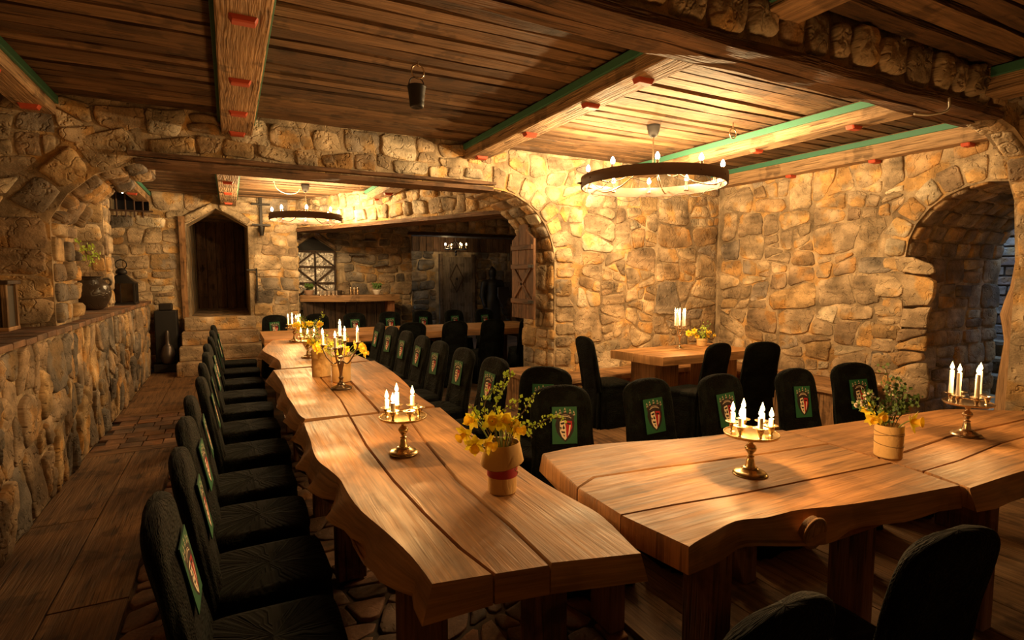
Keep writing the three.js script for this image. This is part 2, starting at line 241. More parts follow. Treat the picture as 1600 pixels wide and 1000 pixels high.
// ---------- the vault: walls ----------
const CEILY = 3.12;
{ // cross wall with the wide flat arch
  const W = structure('wall_back', 'rubble stone wall with a wide flat arch over the long table', 'wall'), F = frame([0, 0, -5.8], [1, 0, 0], [0, 1, 0]);
  const arcL = [[-1.3, 2.12], [-1.17, 2.34], [-0.97, 2.52], [-0.62, 2.66]], arcR = []; for (let i = 0; i <= 8; i++) { const a = Math.PI / 2 * (1 - i / 8); arcR.push([2.72 + 0.85 * Math.cos(a), 1.82 + 0.84 * Math.sin(a)]); }
  core(W, F, [[-2.6, 0], [-1.3, 0], ...arcL, [-0.62, 3.5], [-2.6, 3.5]], 0.8, MORTAR); core(W, F, [[-0.62, 2.68], [2.72, 2.68], [2.72, 3.5], [-0.62, 3.5]], 0.36, MORTAR); core(W, F, [...arcR, [3.57, 0], [6.9, 0], [6.9, 3.5], [2.72, 3.5]], 0.8, MORTAR);
    const open = [[-1.3, -1], [3.57, -1], ...arcR.slice().reverse(), ...arcL.slice().reverse()];
  const ringR = arcR.map((p, i) => { const a = Math.PI / 2 * (1 - i / 8); return [p[0], p[1], Math.cos(a), Math.sin(a)]; });
  const jam = (x0, x1, s) => { const o = []; let y = 0.0; while (y < 1.82) { const h = R(0.12, 0.26); o.push([[x0, y], [x1 + R(-.06, .06), y], [x1 + R(-.06, .06), Math.min(1.82, y + h)], [x0, Math.min(1.82, y + h)]]); y += h; } return o; };
  voussoirs(W, F, ringR, 0.26, WARM, { proud: 0.03 });
  lay(W, F, jam(3.57, 3.86), WARM, { proud: 0.03 });
  const openR = [[-1.6, -1], [3.86, -1], [3.86, 1.86], ...ringR.slice().reverse().map((p) => [p[0] + p[2] * 0.26, p[1] + p[3] * 0.26]).slice(1), [2.55, 2.94], [-0.7, 2.94], [-1.6, 2.94]];
  lay(W, F, rubble(2.6, 6.35, 0.3, 3.12, { amin: 0.026, amax: 0.28 }), WARM, { proud: 0.020, gap: 0.008, rough: 0.8, warp: 1 }, [openR]);
  lay(W, F, coursed(-0.62, 2.62, 2.74, 3.12, { h: [0.15, 0.22], w: [0.16, 0.42], j: 0.035 }), WARM, { proud: 0.03, gap: 0.009, warp: 1 });
  lay(W, F, coursed(-2.3, -1.32, 1.26, 2.16, { h: [0.2, 0.36], w: [0.3, 0.6] }), [STONE.tan, STONE.sand, STONE.brown, STONE.tan, STONE.grey], { proud: 0.02, gap: 0.006, warp: 0.5 });
  const L = [[-1.34, 2.14, -0.9, 0.45], [-1.2, 2.36, -0.75, 0.65], [-1.0, 2.54, -0.5, 0.85], [-0.64, 2.68, -0.3, 0.95]];
  voussoirs(W, F, L, 0.26, WARM, { proud: 0.035, gap: 0.008 });
  lay(W, F, rubble(-2.3, -0.6, 2.16, 3.12, { amin: 0.025, amax: 0.14 }), WARM, { proud: 0.022, gap: 0.007, warp: 1 }, [[[-1.62, 1], [0, 1], [0, 2.9], [-0.72, 2.92], [-1.12, 2.76], [-1.45, 2.5], [-1.62, 2.2]]]);
  reveal(W, F, [-1.3, 1.26], [-1.3, 2.12], 0.8, DULL, { proud: 0.05 }, [1, 0]);
  for (let i = 0; i < 3; i++) reveal(W, F, arcL[i], arcL[i + 1], 0.8, [STONE.brown, STONE.tan, STONE.dark], { proud: 0.06, rough: 0.8 }, [1, -1]);
  for (let i = 0; i < 8; i++) reveal(W, F, arcR[i], arcR[i + 1], 0.8, WARM, { proud: 0.03 }, [-1, -1]);
  reveal(W, F, [3.57, 0.5], [3.57, 1.82], 0.8, WARM, { proud: 0.03 }, [-1, 0]);
  const T = structure('lintel_beam', 'dark timber lintel boards spanning the wide flat arch', 'lintel');
  mesh('board', moved(roughBoard(3.46, 0.035, 0.10, 'x', 0.008, 12), 1.0, 2.705, -5.75), LINTEL, T);
  mesh('board', moved(roughBoard(3.42, 0.045, 0.2, 'x', 0.008, 12), 1.02, 2.655, -5.87), LINTEL, T);
  mesh('board', moved(roughBoard(3.4, 0.03, 0.19, 'x', 0.006, 8), 1.03, 2.665, -6.075), LINTEL, T);
}
{ // side wall with the tunnel arch
  const X = 6.35, W = structure('wall_right', 'honey coloured rubble stone side wall with dark tunnel arch', 'wall'), F = frame([X, 0, 0], [0, 0, 1], [0, 1, 0]);
  const arc = []; for (let i = 0; i <= 12; i++) { const a = Math.PI * (1 - i / 12); arc.push([-2.6 + 0.68 * Math.cos(a), 1.86 + 0.68 * Math.sin(a)]); }
  core(W, F, [[-5.8, 0], [-3.28, 0], ...arc, [-1.92, 0], [3.2, 0], [3.2, 3.5], [-5.8, 3.5]], 0.6, MORTAR);
  const ring = arc.map((p, i) => { const a = Math.PI * (1 - i / 12); return [p[0], p[1], Math.cos(a), Math.sin(a)]; });
  voussoirs(W, F, ring, 0.26, WARM, { proud: 0.03 });
  { let y = 0.35; while (y < 1.84) { const h = R(0.14, 0.3), w = R(0.2, 0.36), t = Math.min(1.86, y + h); lay(W, F, [[[-3.28 - w, y], [-3.27, y], [-3.27, t], [-3.28 - w, t]]], WARM.concat(DULL), { proud: 0.025, gap: 0.007 }); y += h; } }
  const out = [[-3.52, -1], [-1.92, -1], [-1.7, 1.86], ...ring.slice().reverse().map((p) => [p[0] + p[2] * 0.27, p[1] + p[3] * 0.27])];
  lay(W, F, rubble(-5.72, -3.0, 0.35, 2.98, { amin: 0.028, amax: 0.36 }), WARM, { proud: 0.022, gap: 0.008, rough: 0.8, warp: 1 }, [out]);
  lay(W, F, coursed(-2.9, -0.6, 2.3, 3.1, { h: [0.2, 0.3], w: [0.25, 0.45] }), WARM, { proud: 0.03 }, [out]);
  // tunnel
  const Tn = structure('wall_tunnel', 'stone barrel tunnel leading out to the courtyard', 'wall');
  const FT = frame([6.95, 0, -3.28], [1, 0, 0], [0, 1, 0]);
  mesh('mortar', moved(grainUV(new THREE.BoxGeometry(1.45, 2.2, 0.4), 'y'), 7.675, 1.1, -3.48), MORTAR, Tn);
  mesh('mortar', moved(grainUV(new THREE.BoxGeometry(1.45, 2.2, 0.4), 'y'), 7.675, 1.1, -1.72), MORTAR, Tn);
  const sh = new THREE.Shape([new THREE.Vector2(-3.7, 1.86), ...arc.map((p) => new THREE.Vector2(...p)), new THREE.Vector2(-1.5, 1.86), new THREE.Vector2(-1.5, 3.4), new THREE.Vector2(-3.7, 3.4)]);
  const rg = new THREE.ExtrudeGeometry(sh, { depth: 1.45, bevelEnabled: false }); rg.rotateY(-Math.PI / 2); rg.translate(8.4, 0, 0);
  mesh('mortar', grainUV(rg, 'y', [0, 0]), MORTAR, Tn);
  lay(Tn, frame([6.35, 0, -3.28], [1, 0, 0], [0, 1, 0]), coursed(0.03, 2.05, 0.1, 1.86, { h: [0.15, 0.3], w: [0.25, 0.5] }), WARM.concat(DULL), { proud: 0.035, gap: 0.009 });
  for (let i = 0; i < 6; i++) { const a = arc[i], b = arc[i + 1]; reveal(Tn, F, a, b, 2.05, WARM.concat(DULL), { proud: 0.035 }, [0, -1]); }
}
{ // courtyard behind the tunnel, open to the sky
  const W = structure('wall_courtyard', 'grey brick courtyard wall lit by bluish daylight beyond the tunnel', 'wall');
  mesh('mortar', moved(new THREE.BoxGeometry(0.3, 4.2, 8), 10.5, 2.1, -3), std([0.16, 0.14, 0.14], 0.95), W);
  const y0 = 0.72; for (let r = 0; r < 15; r++) { let z = -4.9 + (r % 2) * 0.16; while (z < -2.6) { const w = R(0.24, 0.38); mesh('brick', moved(rbox(0.06, 0.122, w - 0.025, 0.012, 'z'), 10.33 + R(-0.012, 0.01), y0 + r * 0.145, z + w / 2), pick(BRICK), W); z += w; } }
  for (const [x, z, sx, sz, h] of [[9.4, -6.0, 2.6, 0.3, 4.2], [9.4, 0.4, 2.6, 0.3, 4.2], [8.5, -4.9, 0.2, 2.4, 4.2], [8.5, -0.55, 0.2, 2.2, 4.2]]) mesh('plaster', moved(new THREE.BoxGeometry(sx, h, sz), x, h / 2, z), MORTAR, W);
  mesh('plaster', moved(new THREE.BoxGeometry(0.2, 1.0, 2.6), 8.5, 3.1, -2.6), MORTAR, W);
  const S = structure('courtyard_path', 'dim stone steps and ground of the courtyard beyond the tunnel', 'path');
  mesh('ground', moved(new THREE.BoxGeometry(2.2, 0.1, 6.6), 9.4, -0.05, -2.8), MORTAR, S);
  [[10.1, 0.68], [9.85, 0.46], [9.6, 0.24]].forEach(([x, y]) => mesh('step', moved(rbox(0.28, 0.06, 3.6, 0.01, 'z'), x, y, -3.2), STONE.grey, S));
  [[10.2, 0.68], [9.98, 0.46], [9.74, 0.24]].forEach(([x, y]) => mesh('riser', moved(rbox(0.1, y, 3.5, 0.01, 'z'), x, y / 2 - 0.03, -3.2), STONE.grey, S));
}
{ // low wall along the aisle, with its tiled shelf
  const W = structure('wall_left', 'low rough stone wall along the aisle with a tiled shelf on top', 'wall'), F = frame([-1.24, 0, 0], [0, 0, -1], [0, 1, 0]);
  core(W, F, [[-2, 0], [10.95, 0], [10.95, 1.2], [-2, 1.2]], 1.1, MORTAR);
  lay(W, F, rubble(2.2, 10.95, 0.0, 1.19, { amin: 0.045, amax: 0.26, asp: 0.6 }), [STONE.brown, STONE.grey, STONE.brown, STONE.dark, STONE.ochre, STONE.brown], { proud: 0.032, gap: 0.008, rough: 0.9, warp: 1 });
  for (let z = -2.0; z > -10.9; z -= 0.24) { let x = -1.2; for (let k = 0; k < 2; k++) { mesh('tile', moved(rbox(0.42, 0.045, 0.23, 0.008, 'z'), x - 0.21 - k * 0.43, 1.218 + R(-0.003, 0.004), z - 0.12), pick(TILE), W); } }
  const E = structure('wall_outer', 'dark stone wall behind the tiled shelf', 'wall'); mesh('mortar', moved(grainUV(new THREE.BoxGeometry(0.3, 3.6, 15), 'y'), -2.45, 1.8, -4.4), MORTAR, E);
  const P = structure('pillar_stone', 'squared stone pillar standing on the tiled shelf behind the dark pot', 'pillar'), FP = frame([0, 0, -9.0], [1, 0, 0], [0, 1, 0]);
  core(P, FP, [[-2.3, 1.24], [-1.46, 1.24], [-1.46, 3.2], [-2.3, 3.2]], 0.45, MORTAR); lay(P, FP, coursed(-2.3, -1.46, 1.26, 3.1, { h: [0.18, 0.3], w: [0.2, 0.42] }), [STONE.sand, STONE.tan, STONE.ochre, STONE.brown], { proud: 0.03 });
  reveal(P, FP, [-1.46, 1.26], [-1.46, 3.1], 0.45, WARM, { proud: 0.03 }, [1, 0]);
}
const DOORX = [-0.66, 0.34], ZE = -11.5;
{ // end wall with the gabled door
  const W = structure('wall_end', 'coursed stone end wall with a gabled doorway and steps', 'wall'), F = frame([0, 0, ZE], [1, 0, 0], [0, 1, 0]);
  const hole = [[DOORX[0], 0.9], [DOORX[0], 2.58], [-0.18, 2.9], [DOORX[1], 2.6], [DOORX[1], 0.9]];
  const sh = new THREE.Shape([[-2.4, 0], [1.2, 0], [1.2, 3.5], [-2.4, 3.5]].map((p) => new THREE.Vector2(...p))); sh.holes.push(new THREE.Path(hole.map((p) => new THREE.Vector2(...p)))); sh.holes.push(new THREE.Path([[-1.74, 2.8], [-1.2, 2.8], [-1.2, 3.12], [-1.74, 3.12]].map((p) => new THREE.Vector2(...p))));
  const g = new THREE.ExtrudeGeometry(sh, { depth: 0.55, bevelEnabled: false }); g.translate(0, 0, ZE - 0.55); mesh('mortar', grainUV(g, 'y', [0, 0]), MORTAR, W);
  const openings = [[[DOORX[0] - 0.02, 0.8], [DOORX[1] + 0.02, 0.8], [DOORX[1] + 0.12, 2.66], [-0.18, 3.06], [DOORX[0] - 0.12, 2.66]], [[-1.78, 2.76], [-1.16, 2.76], [-1.16, 3.2], [-1.78, 3.2]]];
  lay(W, F, coursed(-2.3, 1.2, 0, 3.2, { h: [0.15, 0.27], w: [0.22, 0.52], j: 0.025 }), WARM.concat(DULL), { proud: 0.024, gap: 0.009, warp: 1 }, openings);
  for (const [a, b] of [[[DOORX[0] - 0.05, 2.55], [-0.19, 2.88]], [[-0.17, 2.88], [DOORX[1] + 0.05, 2.57]]]) { const s = stoneGeo([a, b, [b[0] + (a[0] < -0.5 ? 0 : 0.06), b[1] + 0.15], [a[0] - (a[0] < -0.5 ? 0.06 : 0), a[1] + 0.16]], F, { proud: 0.08, rough: 0.3 }); if (s) mesh('stone', s, STONE.sand, W); }
  reveal(W, F, [1.2, 0], [1.2, 3.1], 0.55, WARM, { proud: 0.03 }, [1, 0]);
  const D = structure('door_1', 'dark plank door inside the gabled stone doorway', 'door');
  for (let i = 0; i < 5; i++) { const x = DOORX[0] + 0.1 + i * 0.2; mesh('plank', moved(roughBoard(2.1, 0.04, 0.185, 'y', 0.003), x, 1.9, ZE - 3.42), LINTEL, D); }
  mesh('handle', moved(tube([[0, -0.08, 0], [0.02, -0.04, 0.04], [0.02, 0.04, 0.04], [0, 0.08, 0]], 0.008), DOORX[0] + 0.1, 1.85, ZE - 3.39), IRON, D);
  mesh('backing', moved(grainUV(new THREE.BoxGeometry(1.5, 2.6, 0.06), 'y'), -0.16, 1.95, ZE - 3.5), LINTEL, D);
  const Q = structure('wall_passage', 'narrow stone passage behind the gabled doorway', 'wall');
  for (const x of [DOORX[0] - 0.1, DOORX[1] + 0.1]) mesh('mortar', moved(grainUV(new THREE.BoxGeometry(0.18, 2.6, 2.95), 'y'), x, 1.95, ZE - 2.02), MORTAR, Q);
  mesh('mortar', moved(grainUV(new THREE.BoxGeometry(1.4, 0.12, 2.95), 'z'), -0.16, 3.0, ZE - 2.02), MORTAR, Q); mesh('slab', moved(grainUV(new THREE.BoxGeometry(1.4, 0.1, 2.95), 'z'), -0.16, 0.85, ZE - 2.02), STONE.brown, Q);
  const T = structure('trim_1', 'upright wooden post beside the gabled doorway', 'trim'); mesh('post', moved(roughBoard(2.0, 0.07, 0.09, 'y', 0.008, 8), DOORX[0] - 0.06, 1.72, ZE + 0.07), woodMat([0.58, 0.33, 0.15]), T);
  const S = thing('stone_steps', 'flight of worn stone steps climbing to the gabled door', 'steps');
  for (let i = 0; i < 4; i++) mesh('step', moved(rbox(1.15 + i * 0.06, 0.235, 0.28, 0.02), -0.16, 0.93 - 0.118 - i * 0.235, ZE + 0.21 + i * 0.24), i % 2 ? STONE.brown : STONE.tan, S);
  for (let i = 0; i < 3; i++) mesh('fill', moved(new THREE.BoxGeometry(1.1, 0.93 - 0.235 * (i + 1), 0.22), -0.16, (0.93 - 0.235 * (i + 1)) / 2, ZE + 0.22 + i * 0.24), STONE.brown, S);
  const B = structure('window_1', 'small barred opening high in the end wall', 'window');
  for (let i = 0; i < 4; i++) mesh('bar', moved(new THREE.CylinderGeometry(0.014, 0.014, 0.52, 8), -1.66 + i * 0.125, 2.93, ZE + 0.05), RUST, B);
  mesh('bar', moved(new THREE.CylinderGeometry(0.014, 0.014, 0.66, 8), -1.47, 2.78, ZE + 0.06, 0, 0, Math.PI / 2), RUST, B); mesh('pane', moved(new THREE.BoxGeometry(0.62, 0.42, 0.02), -1.47, 2.96, ZE - 0.3), std([0.02, 0.02, 0.025], 0.2), B);
}
const WA = [3.62, -6.6], WB = [1.2, -11.5];
{ // slanting side wall of the second bay, all arch
  const dx = WA[0] - WB[0], dz = WA[1] - WB[1], len = Math.hypot(dx, dz), W = structure('wall_slanting', 'slanting stone wall carried on a flat lintel beside the second chandelier', 'wall'), F = frame([WB[0], 0, WB[1]], [dx, 0, dz], [0, 1, 0]);
  core(W, F, [[0, 2.6], [len, 2.56], [len, 3.5], [0, 3.5]], 0.5, MORTAR);
  lay(W, F, coursed(0.02, len - 0.02, 2.62, 3.12, { h: [0.2, 0.28], w: [0.18, 0.42], j: 0.04 }), WARM, { proud: 0.045 });
  const T = structure('lintel_beam', 'wooden lintel boards under the slanting stone wall', 'lintel');
  for (let i = 0; i < 3; i++) { const b = roughBoard(len, 0.06, 0.165, 'x', 0.006, 10); const c = F.o.clone().addScaledVector(F.u, len / 2).addScaledVector(F.n, 0.0 - i * 0.175 - 0.06); b.rotateY(-Math.atan2(F.u.z, F.u.x)); mesh('board', moved(b, c.x, 2.555, c.z), LINTEL, T); }
}
const ZB = -12.2;
{ // bar room
  const W = structure('wall_bar', 'dim stone wall behind the bar counter with a timber lintel', 'wall'), F = frame([0, 0, ZB], [1, 0, 0], [0, 1, 0]);
  core(W, F, [[0.6, 0], [3.7, 0], [3.7, 2.66], [8.6, 2.66], [8.6, 3.6], [0.6, 3.6]], 0.5, MORTAR);
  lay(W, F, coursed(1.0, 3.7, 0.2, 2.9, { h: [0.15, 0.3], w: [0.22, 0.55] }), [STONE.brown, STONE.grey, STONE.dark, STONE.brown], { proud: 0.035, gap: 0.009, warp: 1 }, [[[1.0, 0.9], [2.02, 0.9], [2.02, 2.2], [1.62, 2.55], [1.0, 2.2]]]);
  lay(W, F, coursed(3.0, 7.2, 2.68, 3.05, { h: [0.3, 0.36], w: [0.25, 0.5] }), DULL, { proud: 0.06 });
  mesh('lintel', moved(roughBoard(4.6, 0.07, 0.5, 'x', 0.006, 8), 5.9, 2.64, ZB - 0.22), DARKWOOD, W);
  for (const [x, y, w, t] of [[2.72, 2.42, 0.30, 0.03], [2.45, 2.12, 0.30, 0.02], [2.95, 1.9, 0.28, 0.16]]) { const s = thing('wall_ledge', w < 0.29 ? 'tilted dark stone ledge jutting from the wall above the bar plant' : y > 2.3 ? 'topmost dark stone ledge jutting from the wall above the bar' : 'dark stone ledge jutting from the wall beside the lattice window', 'ledge', [x, y, ZB + 0.02]); mesh('slab', moved(rbox(w, 0.035, 0.2, 0.012), 0, 0, 0.08, 0, 0, t), STONE.dark, s); }
  // gabled lattice window
  const G = structure('window_2', 'gabled lattice window with wavy glass panes behind the bar', 'window');
  const x0 = 1.2, x1 = 2.0, y0 = 0.95, y1 = 2.18, z = ZB + 0.07, fm = woodMat([0.10, 0.06, 0.035]);
  const gable = new THREE.Shape([[x0 - 0.1, y1], [x1 + 0.04, y1], [1.58, 2.48]].map((p) => new THREE.Vector2(...p))); const gg = new THREE.ExtrudeGeometry(gable, { depth: 0.05, bevelEnabled: false }); gg.translate(0, 0, z - 0.05); mesh('gable', grainUV(gg), std([0.01, 0.008, 0.006], 0.8), G);
  const bar = (a, b, w) => { const l = Math.hypot(b[0] - a[0], b[1] - a[1]); mesh('bar', moved(rbox(l, w, 0.05, 0.006), (a[0] + b[0]) / 2, (a[1] + b[1]) / 2, z + 0.03, 0, 0, Math.atan2(b[1] - a[1], b[0] - a[0])), fm, G); };
  const xm = (x0 + x1) / 2, ys = [y1, 1.86, 1.52, 1.22, y0]; for (const y of ys) bar([x0, y], [x1, y], 0.035); for (const x of [x0, xm, x1]) bar([x, y0], [x, y1], 0.035);
  bar([xm, y1], [x0, 1.86], 0.03); bar([xm, y1], [x1, 1.86], 0.03); bar([x0, 1.86], [xm, 1.52], 0.03); bar([x1, 1.86], [xm, 1.52], 0.03); bar([x0, 1.22], [xm, 1.52], 0.03); bar([x1, 1.22], [xm, 1.52], 0.03);
  const glass = std([0.55, 0.50, 0.44], 0.25, { bumpMap: stoneBump, bumpScale: 0.05, metalness: 0.4 });
  for (let i = 0; i < 4; i++) for (let k = 0; k < 2; k++) mesh('pane', moved(grainUV(new THREE.BoxGeometry(0.38, ys[i] - ys[i + 1] - 0.03, 0.015)), x0 + 0.2 + k * 0.4, (ys[i] + ys[i + 1]) / 2, z, R(-0.06, 0.06), R(-0.06, 0.06), 0), glass, G);
  for (const [a, b] of [[[x0 - 0.1, 2.14], [1.58, 2.5]], [[1.58, 2.5], [x1 + 0.1, 2.14]]]) { const s = stoneGeo([a, b, [b[0], b[1] + 0.14], [a[0], a[1] + 0.16]], F, { proud: 0.1, rough: 0.3 }); if (s) mesh('stone', s, STONE.brown, G); }
  // far room behind the bar room
  const K = structure('wall_far', 'gloomy stone wall of the farthest room with boards along its top', 'wall'), FK = frame([0, 0, -14.5], [1, 0, 0], [0, 1, 0]);
  core(K, FK, [[3.2, 0], [9, 0], [9, 3.6], [3.2, 3.6]], 0.4, MORTAR);
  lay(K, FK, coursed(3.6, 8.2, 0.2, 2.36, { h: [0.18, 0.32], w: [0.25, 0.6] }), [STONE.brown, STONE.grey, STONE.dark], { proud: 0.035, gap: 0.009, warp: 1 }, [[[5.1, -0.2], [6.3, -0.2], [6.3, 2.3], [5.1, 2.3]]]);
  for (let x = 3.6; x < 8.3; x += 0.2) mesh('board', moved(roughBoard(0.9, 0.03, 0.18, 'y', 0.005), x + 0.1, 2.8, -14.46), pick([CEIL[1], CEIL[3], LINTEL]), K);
  mesh('post', moved(roughBoard(2.6, 0.12, 0.12, 'y', 0.01), 7.42, 1.3, -14.38), woodMat([0.4, 0.25, 0.13]), K);
  const D = structure('door_2', 'pale grey plank door with a diamond in the farthest room', 'door'), pd = woodMat([0.34, 0.28, 0.21]);
  for (let i = 0; i < 4; i++) mesh('plank', moved(roughBoard(2.2, 0.05, 0.215, 'y', 0.003), 5.35 + i * 0.22, 1.1, -14.44), pd, D);
  const dia = [[5.66, 2.0], [5.86, 1.62], [5.66, 1.22], [5.46, 1.62]]; dia.forEach((a, i) => { const b = dia[(i + 1) % 4], l = Math.hypot(b[0] - a[0], b[1] - a[1]); mesh('moulding', moved(rbox(l, 0.025, 0.02, 0.004), (a[0] + b[0]) / 2, (a[1] + b[1]) / 2, -14.405, 0, 0, Math.atan2(b[1] - a[1], b[0] - a[0])), DARKWOOD, D); });
  mesh('knob', moved(new THREE.SphereGeometry(0.03, 10, 8), 5.66, 1.6, -14.39), IRON, D);
  for (const x of [5.2, 6.17]) mesh('jamb', moved(roughBoard(2.28, 0.08, 0.09, 'y', 0.005), x, 1.14, -14.42), woodMat([0.26, 0.19, 0.13]), D);
}
{ // the near arch wall over the second table, its lintel and the wooden trunk post
  const W = structure('wall_front', 'stone arch wall above the near timber lintel', 'wall'), F = frame([0, 0, -1.9], [1, 0, 0], [0, 1, 0]);
  const haunch = [[4.6, 2.76], [4.95, 2.70], [5.25, 2.56], [5.5, 2.25], [5.6, 1.7]];
  core(W, F, [[-2.3, 2.765], ...haunch, [5.6, 0], [6.4, 0], [6.4, 3.5], [-2.3, 3.5]], 0.18, MORTAR);
  const V0 = []; for (let x = 0.4; x < 4.6; ) { const w = R(0.16, 0.30); V0.push([[x, 2.775], [x + w, 2.775], [x + w, 3.02], [x, 3.02]]); x += w; }
  lay(W, F, V0.map((q) => q.map((p) => [p[0] + R(-.015, .015), p[1] + R(-.02, .02)])), WARM, { proud: 0.07, rough: 0.7, gap: 0.018 });
  lay(W, F, coursed(4.6, 6.3, 1.0, 3.0, { h: [0.2, 0.3], w: [0.2, 0.4] }), DULL, { proud: 0.06 }, [[[0, 0], [5.6, 0], [5.6, 1.7], [5.5, 2.25], [5.25, 2.56], [4.95, 2.70], [4.6, 2.76], [0, 2.765]]]);
  for (let i = 0; i < 4; i++) reveal(W, F, haunch[i], haunch[i + 1], 0.18, DULL, { proud: 0.04 }, [-1, -1]);
  const T = structure('lintel_beam', 'long rough dark timber lintel under the near stone arch', 'lintel');
  mesh('board', moved(roughBoard(7.0, 0.05, 0.115, 'x', 0.010, 24), 1.2, 2.74, -1.925), LINTEL, T);
  mesh('board', moved(roughBoard(7.0, 0.05, 0.10, 'x', 0.012, 24), 1.2, 2.735, -2.04), LINTEL, T);
  const P = structure('pillar_trunk', 'gnarled natural tree trunk post carrying the near lintel', 'pillar');
  const pts = [], rows = 26, cols = 20; for (let r = 0; r <= rows; r++) { const y = 2.9 * r / rows; for (let c = 0; c <= cols; c++) { const a = c / cols * Math.PI * 2, rr = 0.175 - 0.012 * y + 0.022 * Math.sin(a * 3 + y * 1.5) + 0.014 * Math.sin(a * 7 + y * 3) + 0.06 * Math.exp(-(((y - 1.35) / 0.14) ** 2)) * Math.max(0, Math.cos(a - 3.4)) + 0.05 * Math.exp(-y * 2.5); pts.push([Math.cos(a) * rr + 0.02 * Math.sin(y * 2) + 0.10 * ss(0.7, 2.0, y), y, Math.sin(a) * rr, a]); } }
  const g = new THREE.BufferGeometry(), id = []; for (let r = 0; r < rows; r++) for (let c = 0; c < cols; c++) { const a = r * (cols + 1) + c; id.push(a, a + cols + 1, a + 1, a + 1, a + cols + 1, a + cols + 2); }
  g.setAttribute('position', new THREE.Float32BufferAttribute(pts.flatMap((p) => p.slice(0, 3)), 3)); g.setAttribute('uv', new THREE.Float32BufferAttribute(pts.flatMap((p) => [p[1], p[3] * 0.19]), 2)); g.setIndex(id); g.computeVertexNormals();
  mesh('trunk', moved(g, 5.78, 0, -2.0), TRUNK, P); mesh('knot', moved(smoothLathe([[0, 0.04], [0.035, 0.045], [0.06, 0.02], [0.08, -0.03]], 14), 5.62, 1.33, -1.95, 0, 0, 1.35), TRUNK, P);
}
{ // shell behind the camera
  const W = structure('wall_rear', 'plain stone wall closing the hall behind the near chairs', 'wall'); mesh('mortar', moved(grainUV(new THREE.BoxGeometry(9.4, 3.6, 0.3), 'y'), 2, 1.8, 3.0), MORTAR, W);
  const S = structure('wall_side', 'plain stone wall closing the bar rooms', 'wall'); mesh('mortar', moved(grainUV(new THREE.BoxGeometry(0.3, 3.6, 8.6), 'y'), 8.7, 1.8, -10.7), MORTAR, S);
}

// ---------- floor ----------
{
  const Fl = structure('floor', 'floor of wide planks and crooked terracotta paving', 'floor');
  mesh('bed', moved(grainUV(new THREE.BoxGeometry(11.6, 0.2, 18.2), 'x'), 3.05, -0.125, -5.9), std([0.16, 0.10, 0.06], 0.9, { map: stoneColor }), Fl);
  const plank = (x0, x1, z0, z1) => mesh('plank', moved(rbox(x1 - x0 - 0.006, 0.03, z0 - z1 - 0.005, 0.004, 'z'), (x0 + x1) / 2, -0.015 + R(-0.002, 0.002), (z0 + z1) / 2), pick(FLOORWOOD), Fl);
  for (const [x0, x1, cuts] of [[-1.24, -0.86, [2, -1.5, -4.55, -6.15]], [-0.86, -0.52, [2, -0.8, -3.32, -6.15]], [-1.24, -0.86, [-7.9, -9.8, -11.5]], [-0.86, -0.5, [-7.9, -11.5]], [-0.5, -0.16, [-7.9, -9.0, -11.5]]]) for (let i = 0; i < cuts.length - 1; i++) plank(x0, x1, cuts[i], cuts[i + 1]);
  for (const z of [-6.15, -7.72]) mesh('plank', moved(rbox(1.1, 0.03, 0.17, 0.004, 'x'), -0.69, -0.014, z - 0.085), FLOORWOOD[0], Fl);
  for (let r = 0; r < 7; r++) { let x = -1.24 + (r % 2) * 0.08; while (x < 0.2) { const w = R(0.16, 0.26); mesh('tile', moved(rbox(w - 0.01, 0.03, 0.19, 0.006), x + w / 2, -0.016 + R(-0.003, 0.003), -6.43 - r * 0.2), pick(TILE), Fl); x += w; } }
  const FF = frame([0, -0.022, 0], [1, 0, 0], [0, 0, -1]);
  for (const p of rubble(-0.52, 1.6, 0.4, 6.1, { amin: 0.03, amax: 0.07, asp: 1, skew: 0.5 })) { const g = stoneGeo(p, FF, { proud: 0.018, gap: 0.006, rough: 0.25, n: 12 }); if (g) mesh('tile', g, pick(TILE), Fl); }
  for (let i = 0; i < 16; i++) plank(1.62 + i * 0.3, 1.92 + i * 0.3, -1.0, -6.5);
}

